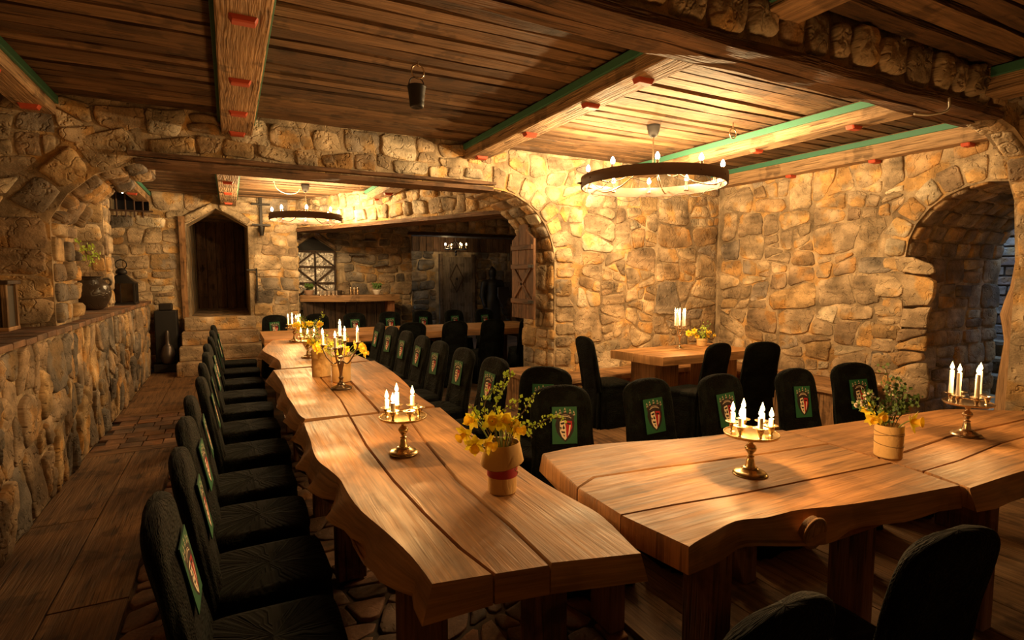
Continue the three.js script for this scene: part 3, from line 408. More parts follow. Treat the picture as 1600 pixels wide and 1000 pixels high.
// ---------- ceilings ----------
function boards(parent, x0, x1, z0, z1, y, pal = CEIL) {       // boards run along x; z goes from z0 back to z1
  let z = z0; while (z > z1 + 0.05) { const w = Math.min(R(0.13, 0.19), z - z1), gap = R(0.02, 0.045); mesh('board', moved(roughBoard(x1 - x0 - 0.01, 0.03, w - gap, 'x', 0.007, 5), (x0 + x1) / 2, y + 0.016 + R(0, 0.022), z - w / 2), pick(pal), parent); z -= w; }
}
function beam(x, z0, z1, bottom, top, w, pegs, label, endCut = true) {
  const B = structure('ceiling_beam', label, 'beam'), L = z0 - z1, h = top - bottom, sh = new THREE.Shape();
  const prof = endCut ? [[0, 0.12], [0.12, 0.085], [0.28, 0.03], [0.40, 0]] : [[0, 0]];
  const pts = prof.map(([a, b]) => [-z0 + a, bottom + b * (h / 0.2)]); pts.push([-z1, bottom], [-z1, top], [-z0, top]);
  const g = new THREE.ExtrudeGeometry(new THREE.Shape(pts.map((p) => new THREE.Vector2(...p))), { depth: w - 0.02, bevelEnabled: true, bevelSize: 0.01, bevelThickness: 0.01, bevelSegments: 1 });
  g.translate(0, 0, -(w - 0.02) / 2); g.rotateY(Math.PI / 2); g.translate(x, 0, 0);
  mesh('timber', grainUV(g, 'z'), BEAM, B);
  for (const s of [-1, 1]) mesh('trim', moved(rbox(0.025, 0.06, L - 0.05, 0.004, 'z'), x + s * (w / 2 + 0.012), top - 0.035, (z0 + z1) / 2), GREEN, B);
  for (const z of pegs) { const p = new THREE.ExtrudeGeometry(new THREE.Shape([[-0.075, 0.012], [0.075, 0.012], [0.05, -0.035], [-0.05, -0.035]].map((q) => new THREE.Vector2(...q))), { depth: 0.05, bevelEnabled: true, bevelSize: 0.006, bevelThickness: 0.012, bevelSegments: 1 }); mesh('peg', moved(p, x, bottom, z - 0.025), RED, B); }
}
{
  const C = structure('ceiling', 'dark wooden board ceiling over the main hall', 'ceiling');
  mesh('deck', moved(grainUV(new THREE.BoxGeometry(9.4, 0.12, 4.5), 'x'), 2, CEILY + 0.17, -4.1), CEIL[1], C);
  const bx = [-2.3, -1.32, 0.11, 2.5, 4.9, 6.35]; for (let i = 0; i < 5; i++) boards(C, bx[i], bx[i + 1], -2.06, -5.8, CEILY);
  beam(-1.32, -2.06, -5.8, 2.98, 3.12, 0.22, [-3.4, -4.7, -5.55], 'ceiling beam with green trim over the low aisle wall');
  beam(0.11, -2.06, -5.8, 2.97, 3.12, 0.26, [-3.2, -4.2, -5.0, -5.7], 'ceiling beam with red pegs straight above the long table');
  beam(2.5, -2.06, -5.8, 2.97, 3.12, 0.24, [-2.95, -3.55, -4.5, -5.6], 'shadowed ceiling beam between iron pail and wheel chandelier');
  beam(4.9, -2.06, -5.8, 2.97, 3.12, 0.24, [-3.0, -4.0, -5.0], 'bright ceiling beam lit by the wheel chandelier beside it');
  beam(6.28, -2.06, -5.8, 2.92, 3.12, 0.22, [-2.75, -3.6, -4.6], 'ceiling beam running along the honey coloured side wall');
  const D = structure('ceiling', 'board ceiling of the bay around the second chandelier', 'ceiling');
  mesh('deck', moved(grainUV(new THREE.BoxGeometry(7, 0.12, 5.9), 'x'), 1, CEILY + 0.17, -9.05), CEIL[1], D);
  const dx = [-2.3, -1.3, 0.03, 2.25, 3.6]; for (let i = 0; i < 4; i++) boards(D, dx[i], dx[i + 1], -6.18, -11.5, CEILY);
  beam(-1.3, -6.18, -11.5, 2.96, 3.12, 0.22, [-8.6, -10.4], 'ceiling beam with green trim above the barred opening', false);
  beam(0.03, -6.18, -11.5, 2.96, 3.12, 0.26, [-8.6, -9.7, -11.0], 'ceiling beam pointing at the gabled doorway', false);
  beam(2.25, -6.18, -10.0, 2.96, 3.12, 0.24, [-8.6, -9.3], 'ceiling beam ending at the slanting stone wall', false);
  const G = structure('ceiling', 'dark board ceiling of the near bay', 'ceiling');
  mesh('deck', moved(grainUV(new THREE.BoxGeometry(9.4, 0.12, 5.0), 'x'), 2, 3.16, 0.6), CEIL[1], G);
  const gx = [-2.3, 0.11, 2.5, 4.75, 6.35]; for (let i = 1; i < 4; i++) boards(G, gx[i], gx[i + 1], 0.2, -1.88, 3.0);
  beam(2.44, 1.2, -1.86, 2.91, 3.0, 0.24, [-1.35, -0.4], 'near bay ceiling beam resting on the stone arch', false); beam(4.55, 1.2, -1.86, 2.84, 3.0, 0.24, [-0.9], 'near bay ceiling beam beside the arch haunch', false);
  const K = structure('ceiling', 'gloomy board ceiling of the bar rooms', 'ceiling');
  mesh('deck', moved(grainUV(new THREE.BoxGeometry(8, 0.12, 8.6), 'x'), 5.2, 3.29, -10.6), CEIL[1], K); boards(K, 2.0, 8.4, -6.6, -12.2, CEILY, [CEIL[1], CEIL[3]]);
  beam(4.3, -6.6, -12.2, 2.9, 3.12, 0.24, [], 'ceiling beam with green trim in the bar room', false);
}

// ---------- tables ----------
const TY = 0.78, TB = 0.685;
const wavy = (pts, n = 22) => new THREE.CatmullRomCurve3(pts.map((p) => V(p[0], 0, p[1]))).getPoints(n).map((p) => [p.x, p.z]);
function slab(name, parent, pts, off, axis, mat, y1 = TY, y0 = TB) {       // off(i) -> [dx, dz] of the lower edge
  const P = pts.map((p, i) => ({ t: p, b: [p[0] + off[i][0], p[1] + off[i][1]] }));
  let two = P.map((q) => new THREE.Vector2(q.t[0], -q.t[1])); if (THREE.ShapeUtils.area(two) < 0) { P.reverse(); two.reverse(); }
  const n = P.length, pos = [], idx = [];
  const ring = (f, y) => { const s = pos.length / 3; for (let i = 0; i < n; i++) { const q = f(P[i], i); pos.push(q[0], y(i), q[1]); } return s; };
  const nr = (i) => { const a = P[(i + n - 1) % n].t, b = P[(i + 1) % n].t, dx = b[0] - a[0], dz = b[1] - a[1], l = Math.hypot(dx, dz) || 1; return [-dz / l, dx / l]; };
  const r0 = ring((q, i) => [q.t[0] - nr(i)[0] * 0.004, q.t[1] - nr(i)[1] * 0.004], () => y1);
  const mid = (k) => ring((q, i) => [q.t[0] + (q.b[0] - q.t[0]) * k + nr(i)[0] * 0.001, q.t[1] + (q.b[1] - q.t[1]) * k], (i) => y1 - 0.005 - (y1 - y0 - 0.005) * k);
  const rs = [r0, mid(0.02), mid(0.5), mid(1)];
  for (let r = 0; r < 3; r++) for (let i = 0; i < n; i++) { const j = (i + 1) % n; idx.push(rs[r] + i, rs[r + 1] + i, rs[r] + j, rs[r] + j, rs[r + 1] + i, rs[r + 1] + j); }
  for (const f of THREE.ShapeUtils.triangulateShape(two, [])) { idx.push(rs[0] + f[0], rs[0] + f[1], rs[0] + f[2]); idx.push(rs[3] + f[0], rs[3] + f[2], rs[3] + f[1]); }
  let g = new THREE.BufferGeometry(); g.setAttribute('position', new THREE.Float32BufferAttribute(pos, 3)); g.setIndex(idx);
  g = toCreasedNormals(g, 0.7); g = grainUV(g, axis); return mesh(name, g, mat, parent);
}
const zero = (n) => Array.from({ length: n }, () => [0, 0]);
const live = (n, dx, dz, ph = 0) => Array.from({ length: n }, (_, i) => { const k = 1 + 0.55 * Math.sin(i * 0.9 + ph) + 0.2 * Math.sin(i * 2.3 + ph); return [dx * k, dz * k]; });
const gapX = (pts, d) => pts.map((p) => [p[0] + d, p[1]]), gapZ = (pts, d) => pts.map((p) => [p[0], p[1] + d]), rev = (a) => a.slice().reverse();
function trestle(parent, x, z, w, along, name = 'leg') {                   // two splayed plank legs and a rail
  for (const s of [-1, 1]) { const g = rbox(along === 'z' ? 0.16 : 0.09, TB, along === 'z' ? 0.09 : 0.16, 0.01, 'y'); mesh(name, moved(g, along === 'z' ? x + s * w : x, TB / 2 - 0.003, along === 'z' ? z : z + s * w), LEGWOOD, parent); }
  mesh('rail', moved(along === 'z' ? rbox(w * 2, 0.09, 0.05, 0.008, 'x') : rbox(0.05, 0.09, w * 2, 0.008, 'z'), x, 0.62, z), LEGWOOD, parent);
}
{
  const A = thing('slab_table', 'long slab table with wavy live edge carrying ribboned vase and brass stand', 'table', [0, 0, 0], 0);
  const e1 = wavy([[0.365, -3.44], [0.36, -3.38], [0.35, -3.02], [0.34, -2.88], [0.34, -2.68], [0.37, -2.52], [0.39, -2.38], [0.39, -2.26], [0.40, -2.04], [0.44, -1.82], [0.47, -1.62], [0.48, -1.43]], 34);
  const s1 = [[0.64, -3.46], [0.60, -2.83], [0.595, -2.27], [0.61, -1.88], [0.63, -1.59], [0.66, -1.40]], s2 = [[0.98, -3.45], [0.89, -2.72], [0.84, -2.15], [0.845, -1.65], [0.835, -1.37]];
  const rt = wavy([[1.22, -3.42], [1.17, -2.73], [1.165, -2.28], [1.155, -1.97], [1.17, -1.74], [1.18, -1.59], [1.14, -1.38], [1.12, -1.29]], 18);
  slab('plank', A, [...e1, ...rev(gapX(s1, -0.004))], [...live(e1.length, -0.05, 0.0, 0.5).map((o, i) => [o[0], i === e1.length - 1 ? 0.03 : 0]), ...zero(s1.length)], 'z', TABLE[0]);
  slab('plank', A, [...gapX(s1, 0.004), ...rev(gapX(s2, -0.003))], zero(s1.length + s2.length), 'z', TABLE[1], TY - 0.002);
  slab('plank', A, [...gapX(s2, 0.003), ...rev(rt)], [...zero(s2.length), ...live(rt.length, 0.018, 0, 2)], 'z', TABLE[2], TY + 0.003);
  for (const z of [-1.72, -3.0]) trestle(A, 0.78, z, 0.24, 'z');
  const B = thing('slab_table', 'worn slab table between the candelabrum table and the ribboned vase table', 'table');
  const f1 = wavy([[0.33, -5.5], [0.35, -4.78], [0.34, -4.25], [0.35, -3.97], [0.36, -3.6], [0.38, -3.5]], 22), u1 = [[0.67, -5.50], [0.67, -5.15], [0.67, -3.96], [0.64, -3.49]], u2 = [[1.02, -5.6], [0.87, -4.67], [0.85, -3.98], [0.83, -3.50]], fr = wavy([[1.31, -5.68], [1.31, -5.09], [1.27, -4.46], [1.21, -3.92], [1.20, -3.48]], 14);
  slab('plank', B, [...f1, ...rev(gapX(u1, -0.004))], [...live(f1.length, -0.04, 0, 1.2), ...zero(u1.length)], 'z', TABLE[2], TY + 0.006);
  slab('plank', B, [...gapX(u1, 0.004), ...rev(gapX(u2, -0.005))], zero(u1.length + u2.length), 'z', TABLE[0]);
  slab('plank', B, [...gapX(u2, 0.005), ...rev(fr)], [...zero(u2.length), ...live(fr.length, 0.03, 0, 0)], 'z', TABLE[1], TY + 0.003);
  for (const z of [-3.9, -5.2]) trestle(B, 0.78, z, 0.24, 'z');
  const C = thing('slab_table', 'slab table with a curved crack under two small brass candle stands', 'table');
  const g1 = wavy([[0.50, -8.22], [0.36, -7.5], [0.32, -7.15], [0.40, -6.5], [0.43, -6.2], [0.41, -5.62]], 20), w1 = [[0.86, -8.22], [0.80, -7.0], [0.82, -5.66]], gr = wavy([[1.25, -8.22], [1.22, -7.2], [1.23, -6.4], [1.27, -5.74]], 10);
  slab('plank', C, [...g1, ...rev(gapX(w1, -0.004))], [...live(g1.length, -0.04, 0, 2), ...zero(w1.length)], 'z', TABLE[0], TY - 0.005);
  slab('plank', C, [...gapX(w1, 0.004), ...rev(gr)], [...zero(w1.length), ...live(gr.length, 0.03, 0, 1)], 'z', TABLE[1]);
  for (const z of [-6.2, -7.7]) trestle(C, 0.8, z, 0.24, 'z');
  for (const [x0, x1, lb] of [[0.4, 2.6, 'slab table set crosswise at the head of the long tables'], [2.62, 5.0, 'slab table running through the slanting wall opening into the bar room']]) {
    const D = thing('slab_table', lb, 'table'); const a = wavy([[x0, -8.3], [x0 + 0.7, -8.34], [x0 + 1.5, -8.28], [x1, -8.32]], 12), m = [[x0, -8.95], [x1, -8.93]], b = wavy([[x0, -9.6], [x0 + 0.9, -9.55], [x1, -9.62]], 8);
    slab('plank', D, [...a, ...rev(gapZ(m, 0.004))], [...live(a.length, 0, 0.03), ...zero(2)], 'x', TABLE[1]); slab('plank', D, [...gapZ(m, -0.004), ...rev(b)], [...zero(2), ...live(b.length, 0, -0.03)], 'x', TABLE[0]);
    for (const x of [x0 + 0.4, x1 - 0.4]) trestle(D, x, -8.95, 0.36, 'x');
  }
  const E = thing('slab_table', 'broad slab table with a sawn burl knot on its curved edge', 'table');
  const far = wavy([[1.34, -2.28], [1.56, -2.30], [1.82, -2.25], [1.96, -2.21], [2.17, -2.15], [2.48, -2.10], [2.77, -2.02]], 14), near = wavy([[1.29, -1.26], [1.42, -1.29], [1.59, -1.32], [1.70, -1.29], [1.86, -1.28], [2.05, -1.23], [2.32, -1.18], [2.69, -1.13]], 22);
  const m1 = [[1.25, -1.84], [1.38, -1.905], [1.70, -1.87], [1.96, -1.83], [2.34, -1.78], [2.755, -1.74]], m2 = [[1.245, -1.55], [1.48, -1.53], [1.78, -1.49], [2.74, -1.42]];
  slab('plank', E, [...far, ...rev(gapZ(m1, -0.004))], [...live(far.length, 0, -0.03, 0), ...zero(m1.length)], 'x', TABLE[0], TY + 0.002);
  slab('plank', E, [...gapZ(m1, 0.004), ...rev(gapZ(m2, -0.002))], zero(m1.length + m2.length), 'x', TABLE[2]);
  const bu = near.map((p) => { const d = Math.abs(p[0] - 1.86); return [0, 0.012 + 0.07 * Math.exp(-((d / 0.16) ** 2)) + 0.012 * Math.sin(p[0] * 14)]; });
  slab('plank', E, [...gapZ(m2, 0.002), ...rev(near)], [...zero(m2.length), ...rev(bu)], 'x', TABLE[1], TY - 0.001);
  const knot = mesh('knot', moved(new THREE.CylinderGeometry(0.055, 0.06, 0.03, 22), 1.865, 0.715, -1.226, Math.PI / 2 + 0.15, 0, 0), TABLE[2], E); mesh('ring', moved(new THREE.TorusGeometry(0.056, 0.007, 6, 24), 1.865, 0.717, -1.213, 0.15, 0, 0), TABLE[0], E);
  for (const x of [1.55, 2.45]) trestle(E, x, -1.72, 0.3, 'x');
  const G = thing('slab_table', 'slab table with long cracks beside the tree trunk post', 'table');
  const cf = wavy([[2.785, -2.01], [3.43, -1.95], [4.0, -1.89], [4.21, -1.86], [4.6, -1.6]], 12), cm = [[2.77, -1.50], [2.97, -1.49], [3.51, -1.53], [4.62, -1.50]], cn = wavy([[2.70, -1.10], [3.16, -1.09], [3.8, -1.07], [4.6, -1.08]], 12), c2 = [[2.76, -1.30], [3.08, -1.30], [3.59, -1.34], [4.62, -1.32]];
  slab('plank', G, [...cf, ...rev(gapZ(cm, -0.004))], [...live(cf.length, 0, -0.02), ...zero(4)], 'x', TABLE[1], TY - 0.004); slab('plank', G, [...gapZ(cm, 0.004), ...rev(gapZ(c2, -0.003))], zero(8), 'x', TABLE[1], TY - 0.006); slab('plank', G, [...gapZ(c2, 0.003), ...rev(cn)], [...zero(4), ...rev(live(cn.length, 0, 0.03))], 'x', TABLE[0], TY - 0.004);
  for (const x of [3.1, 4.2]) trestle(G, x, -1.52, 0.28, 'x');
  const T = thing('bench_table', 'thick slab table on a block leg in the corner by the wall bench', 'table');
  slab('plank', T, [[4.0, -5.24], [4.09, -4.62], [4.14, -4.48], [5.6, -4.44], [5.62, -4.86], [4.06, -4.88]].slice(0, 4).concat([[5.6, -4.84], [4.06, -4.86]]).slice(1), zero(5), 'x', TABLE[0]);
  slab('plank', T, [[4.0, -5.22], [4.055, -4.87], [5.6, -4.85], [5.6, -5.22]], zero(4), 'x', TABLE[2], TY + 0.002);
  for (const x of [4.35, 5.3]) mesh('leg', moved(rbox(0.36, TB, 0.42, 0.02, 'y'), x, TB / 2 - 0.003, -4.85), TABLE[1], T);
}
// ---------- the built-in bench ----------
{
  const B = thing('wall_bench', 'continuous wooden bench built along the stone walls of the corner', 'bench');
  const t = (p) => slab('seat', B, p, zero(p.length), 'x', BENCHWOOD, 0.46, 0.405);
  t([[3.1, -6.35], [3.1, -5.62], [3.42, -5.3], [5.65, -5.3], [5.65, -5.77], [3.56, -5.77], [3.52, -6.35]]);
  slab('seat', B, [[5.66, -5.77], [5.66, -3.42], [6.31, -3.42], [6.31, -5.77]], zero(4), 'z', BENCHWOOD, 0.462, 0.405);
  const panel = (x0, z0, x1, z1) => { const l = Math.hypot(x1 - x0, z1 - z0), n = Math.max(1, Math.round(l / 0.26)); for (let i = 0; i < n; i++) { const a = (i + 0.5) / n; const g = rbox(l / n - 0.006, 0.40, 0.03, 0.004, 'y'); g.rotateY(-Math.atan2(z1 - z0, x1 - x0)); mesh('panel', moved(g, x0 + (x1 - x0) * a, 0.202, z0 + (z1 - z0) * a), BENCHWOOD, B); } };
  panel(3.14, -6.32, 3.14, -5.64); panel(3.14, -5.64, 3.45, -5.35); panel(3.45, -5.34, 5.7, -5.34); panel(5.71, -5.34, 5.71, -3.46); panel(5.71, -3.46, 6.3, -3.46);
  const p = thing('small_box', 'small black box lying on the bench beside the arch pillar', 'box', [3.42, 0.46, -5.95]); mesh('body', moved(rbox(0.13, 0.03, 0.07, 0.006), 0, 0.015, 0), IRON, p); mesh('lid', moved(rbox(0.12, 0.008, 0.065, 0.003), 0, 0.033, 0), IRON, p);
}

// ---------- chairs ----------
function makeChair(crest, variant) {
  const g = thing('covered_chair', '', 'chair');
  const zc = (y) => -0.205 - 0.19 * (y - 0.45), sTop = (y) => Math.max(0, (y - 0.87) / 0.13);
  const hw = (y) => 0.198 * Math.pow(Math.max(0, 1 - Math.pow(sTop(y), 3.0)), 1 / 2.4) + (y < 0.7 ? 0.03 * (0.7 - y) : 0), ht = (y) => 0.028 * Math.pow(Math.max(0, 1 - Math.pow(sTop(y), 5)), 0.4) + 0.004;
  const ys = []; for (let i = 0; i <= 11; i++) ys.push(0.40 + 0.42 * i / 11); for (let i = 1; i <= 12; i++) ys.push(0.82 + 0.18 * Math.sin(Math.PI / 2 * i / 12));
  const N = 40, pos = [], uv = [], idx = [];
  const point = (y, a) => { const c = Math.cos(a), s = Math.sin(a), e = (q, p) => Math.sign(q) * Math.pow(Math.abs(q), p); const fold = 0.010 * Math.max(0, 1 - (y - 0.4) / 0.5) * Math.sin(a * 9 + variant * 2 + y * 5) + 0.003 * Math.sin(a * 5 + y * 22 + variant); return [e(c, 0.55) * (hw(y) + fold), y, zc(y) + e(s, 0.7) * (ht(y) + fold * 0.7)]; };
  ys.forEach((y, r) => { for (let i = 0; i <= N; i++) { const p = point(y, i / N * Math.PI * 2); pos.push(...p); uv.push(i / N, y); } });
  for (let r = 0; r < ys.length - 1; r++) for (let i = 0; i < N; i++) { const a = r * (N + 1) + i; idx.push(a, a + N + 1, a + 1, a + 1, a + N + 1, a + N + 2); }
  const bg = new THREE.BufferGeometry(); bg.setAttribute('position', new THREE.Float32BufferAttribute(pos, 3)); bg.setAttribute('uv', new THREE.Float32BufferAttribute(uv, 2)); bg.setIndex(idx); bg.computeVertexNormals(); mesh('backrest', bg, VELVET, g);
  const loft = (rows, name) => { const P = [], U = [], I = []; rows.forEach(([y, x, z, amp, dz]) => { for (let i = 0; i <= 56; i++) { const a = i / 56 * Math.PI * 2, c = Math.cos(a), s = Math.sin(a), e = (q) => Math.sign(q) * Math.pow(Math.abs(q), 0.32), f = amp * (Math.sin(a * 15 + variant * 3) + 0.6 * Math.sin(a * 23 + variant)); P.push(e(c) * (x + f), y, dz + e(s) * (z + f)); U.push(i / 20, y); } }); for (let r = 0; r < rows.length - 1; r++) for (let i = 0; i < 56; i++) { const a = r * 57 + i; I.push(a, a + 57, a + 1, a + 1, a + 57, a + 58); } const q = new THREE.BufferGeometry(); q.setAttribute('position', new THREE.Float32BufferAttribute(P, 3)); q.setAttribute('uv', new THREE.Float32BufferAttribute(U, 2)); q.setIndex(I); q.computeVertexNormals(); return mesh(name, q, VELVET, g); };
  loft([[0.003, 0.235, 0.245, 0.012, -0.01], [0.1, 0.23, 0.24, 0.011, -0.01], [0.25, 0.22, 0.23, 0.008, -0.01], [0.38, 0.212, 0.222, 0.004, -0.008], [0.44, 0.208, 0.218, 0.001, -0.006]], 'skirt');
  loft([[0.43, 0.205, 0.215, 0, -0.005], [0.46, 0.213, 0.222, 0, -0.005], [0.482, 0.205, 0.214, 0, -0.005], [0.492, 0.17, 0.18, 0, -0.005], [0.494, 0.08, 0.09, 0.0, -0.005], [0.494, 0.001, 0.001, 0, -0.005]], 'seat');
  if (crest) {
    const eg = new THREE.BoxGeometry(0.16, 0.212, 0.004, 8, 10, 1), p = eg.attributes.position, tilt = [0.05, -0.06, 0.02][variant % 3];
    for (let i = 0; i < p.count; i++) { const x = p.getX(i) * Math.cos(tilt) - p.getY(i) * Math.sin(tilt), y = 0.775 + p.getX(i) * Math.sin(tilt) + p.getY(i) * Math.cos(tilt), w = Math.abs(x) / hw(y); const th = Math.acos(Math.min(1, Math.pow(w, 1 / 0.55))); p.setXYZ(i, x, y, zc(y) + Math.pow(Math.sin(th), 0.7) * ht(y) + 0.011 + p.getZ(i)); }
    eg.computeVertexNormals(); const em = new THREE.Mesh(eg, [PATCHSIDE, PATCHSIDE, PATCHSIDE, PATCHSIDE, EMBLEM, PATCHSIDE]); em.name = 'emblem'; em.userData.label = 'green patch with a crowned red and white face'; g.add(em);
  }
  return g;
}
const protos = [makeChair(true, 0), makeChair(true, 1), makeChair(true, 2), makeChair(false, 3)], used = [0, 0, 0, 0];
function chair(k, x, z, turn, label, group) {
  if (!used[k]) { used[k] = 1; const c = protos[k]; c.position.set(x, 0, z); c.rotation.y = turn; c.userData.label = label; if (group) c.userData.group = group; return c; }
  const c = dup(protos[k], [x, 0, z], turn, label, group); if (!group) delete c.userData.group; return c;
}
const H = Math.PI / 2, ORD = ['first', 'second', 'third', 'fourth', 'fifth', 'sixth', 'seventh', 'eighth', 'ninth', 'tenth', 'eleventh'];
[-1.85, -2.36, -2.88, -3.42, -4.05, -4.72, -5.38, -6.05, -6.8, -7.6, -8.4].forEach((z, i) => chair(i % 3, 0.10 + R(-0.015, 0.015), z, H + R(-0.05, 0.05), 'black crested chair in the row along the aisle, ' + ORD[10 - i] + ' from the door steps', 'chairs along the low aisle wall'));
[-3.94, -4.63, -5.25, -5.83, -6.45, -7.1, -7.75].forEach((z, i) => chair((i + 1) % 3, 1.60 + R(-0.015, 0.015), z, -H + 0.12 + R(-0.05, 0.05), 'black crested chair facing the aisle across the long tables, ' + ORD[6 - i] + ' from the crosswise table', 'chairs on the inner side of the long tables'));
chair(0, 1.80, -3.20, -0.85, 'black covered chair turned at an angle behind the corner chair by the tables');
chair(1, 1.70, -2.47, -0.15, 'black covered chair with crest at the inner corner between two slab tables');
chair(2, 2.37, -2.40, 0.03, 'black covered chair with crest behind burl table, next to the corner chair');
chair(0, 2.90, -2.30, 0.0, 'black covered chair with crest behind the brass stand of the burl table');
chair(1, 3.55, -2.22, -0.03, 'black covered chair with crest behind the trunk side table, bare bench behind it');
chair(2, 4.12, -2.20, -0.25, 'black covered chair with crest half hidden by the twine tied daffodil vase');
chair(3, 3.75, -4.94, H - 0.1, 'plain black covered chair at the end of the corner bench table');
chair(3, 4.26, -4.16, Math.PI + 0.1, 'plain black covered chair with its back to the burl table, by the bench table');
chair(3, 4.86, -4.02, Math.PI - 0.3, 'plain black covered chair at the bench table, next to the side wall bench');
chair(0, 0.94, -0.99, Math.PI + 0.06, 'dark covered chair drawn up to the pointed corner of the burl table');
chair(1, 1.68, -1.0, Math.PI - 0.1, 'dark covered chair drawn up to the sawn burl knot');
[0.66, 1.35, 2.0, 2.65, 3.3, 3.95, 4.6].forEach((x, i) => chair(i % 3, x, -9.92, R(-0.06, 0.06), 'crested chair behind the crosswise tables, ' + ORD[i] + ' from the door steps', 'chairs behind the crosswise tables'));
[2.35, 3.0, 3.62, 4.3].forEach((x, i) => chair(3, x, -7.95, Math.PI + R(-0.1, 0.1), 'plain black chair before the crosswise tables, ' + ORD[3 - i] + ' from the shutter', 'chairs in front of the crosswise tables'));
chair(3, 5.4, -8.8, -H, 'plain black covered chair closing the end of the crosswise table by the shutter');

// ---------- lights: wheel chandeliers ----------
function glow(parent, x, y, z, spec, k = 1, name = 'bulb_light') { const l = new THREE.PointLight(spec.color, spec.power * k); l.name = name; l.position.set(x, y, z); l.shadow.radius = 0.8; parent.add(l); return l; }
const bulbGeo = smoothLathe([[0, 0], [0.013, 0.004], [0.021, 0.024], [0.016, 0.046], [0.006, 0.064], [0, 0.068]], 14, 18);
const sleeveGeo = lathe([[0.001, 0], [0.024, 0], [0.024, 0.012], [0.016, 0.014], [0.016, 0.10], [0.001, 0.10]], 14);
function wheelChandelier(c, Rr, n, canopyY, ph, power, label) {
  const g = thing('wheel_chandelier', label, 'chandelier', c);
  mesh('rim', lathe([[Rr - 0.014, -0.05], [Rr, -0.05], [Rr + 0.002, 0.0], [Rr, 0.05], [Rr - 0.014, 0.05], [Rr - 0.014, -0.05]], 72), RUST, g);
  for (let k = 0; k < 12; k++) { const a = k / 12 * Math.PI * 2 + 0.1; mesh('rivet', moved(new THREE.SphereGeometry(0.009, 8, 6), Math.cos(a) * (Rr + 0.001), 0, Math.sin(a) * (Rr + 0.001)), RUST, g); }
  for (const s of [-1, 1]) { const d = V(Math.cos(YAW) * s, 0, Math.sin(YAW) * s); mesh('spike', moved(new THREE.ConeGeometry(0.014, 0.06, 8), d.x * (Rr + 0.028), -0.01, d.z * (Rr + 0.028), 0, -YAW, -s * Math.PI / 2), RUST, g); }
  const top = canopyY - c[1];
  mesh('canopy', moved(smoothLathe([[0.001, 0], [0.062, 0.0], [0.058, -0.05], [0.042, -0.10], [0.02, -0.12], [0.001, -0.122]], 18), 0, top, 0), IRON, g);
  mesh('rod', moved(new THREE.CylinderGeometry(0.008, 0.008, Math.max(0.02, top - 0.11 - 0.16), 8), 0, (top - 0.11 + 0.16) / 2, 0), SILVER, g);
  mesh('hub', moved(new THREE.SphereGeometry(0.028, 14, 10), 0, 0.15, 0), SILVER, g);
  for (let k = 0; k < 5; k++) { const a = k / 5 * Math.PI * 2 + ph + 0.3, C = Math.cos(a), S = Math.sin(a); mesh('arm', tube([[0, 0.15, 0], [C * Rr * 0.25, 0.11, S * Rr * 0.25], [C * Rr * 0.55, 0.0, S * Rr * 0.55], [C * Rr * 0.8, -0.035, S * Rr * 0.8], [C * (Rr - 0.012), 0, S * (Rr - 0.012)]], 0.009, 26, 7), SILVER, g); }
  const wires = []; for (let k = 0; k < n; k++) { const a = k / n * Math.PI * 2 + ph, b = (k + 1) / n * Math.PI * 2 + ph, q = (t, d, y) => { const w = a + (b - a) * t; return [Math.cos(w) * (Rr - d), y, Math.sin(w) * (Rr - d)]; }; wires.push(tube([q(0, 0.05, -0.05), q(0.2, 0.06, -0.06 - R(0.0, 0.04)), q(0.5, 0.09, -0.05 - R(0, 0.06)), q(0.8, 0.06, -0.04), q(1, 0.05, -0.05)], 0.0025, 20, 5)); } mesh('wire', merge(wires), IRON, g);
  for (let k = 0; k < n; k++) {
    const a = k / n * Math.PI * 2 + ph, x = Math.cos(a) * (Rr - 0.05), z = Math.sin(a) * (Rr - 0.05);
    const s = mesh('candle_sleeve', sleeveGeo, SILVER, g, [x, -0.015, z]); const b = mesh('bulb', bulbGeo, BULBMAT, s, [0, 0.10, 0]); b.castShadow = false;
    glow(g, x, 0.115, z, BULB, power);
  }
  return g;
}
wheelChandelier([3.74, 2.58, -4.25], 0.70, 10, 3.13, 0.35, 1, 'big iron wheel chandelier with lit bulbs over the corner bench table');
wheelChandelier([1.14, 2.60, -9.5], 0.555, 8, 3.13, 0.1, 0.9, 'smaller wheel chandelier with lit bulbs before the gabled doorway');
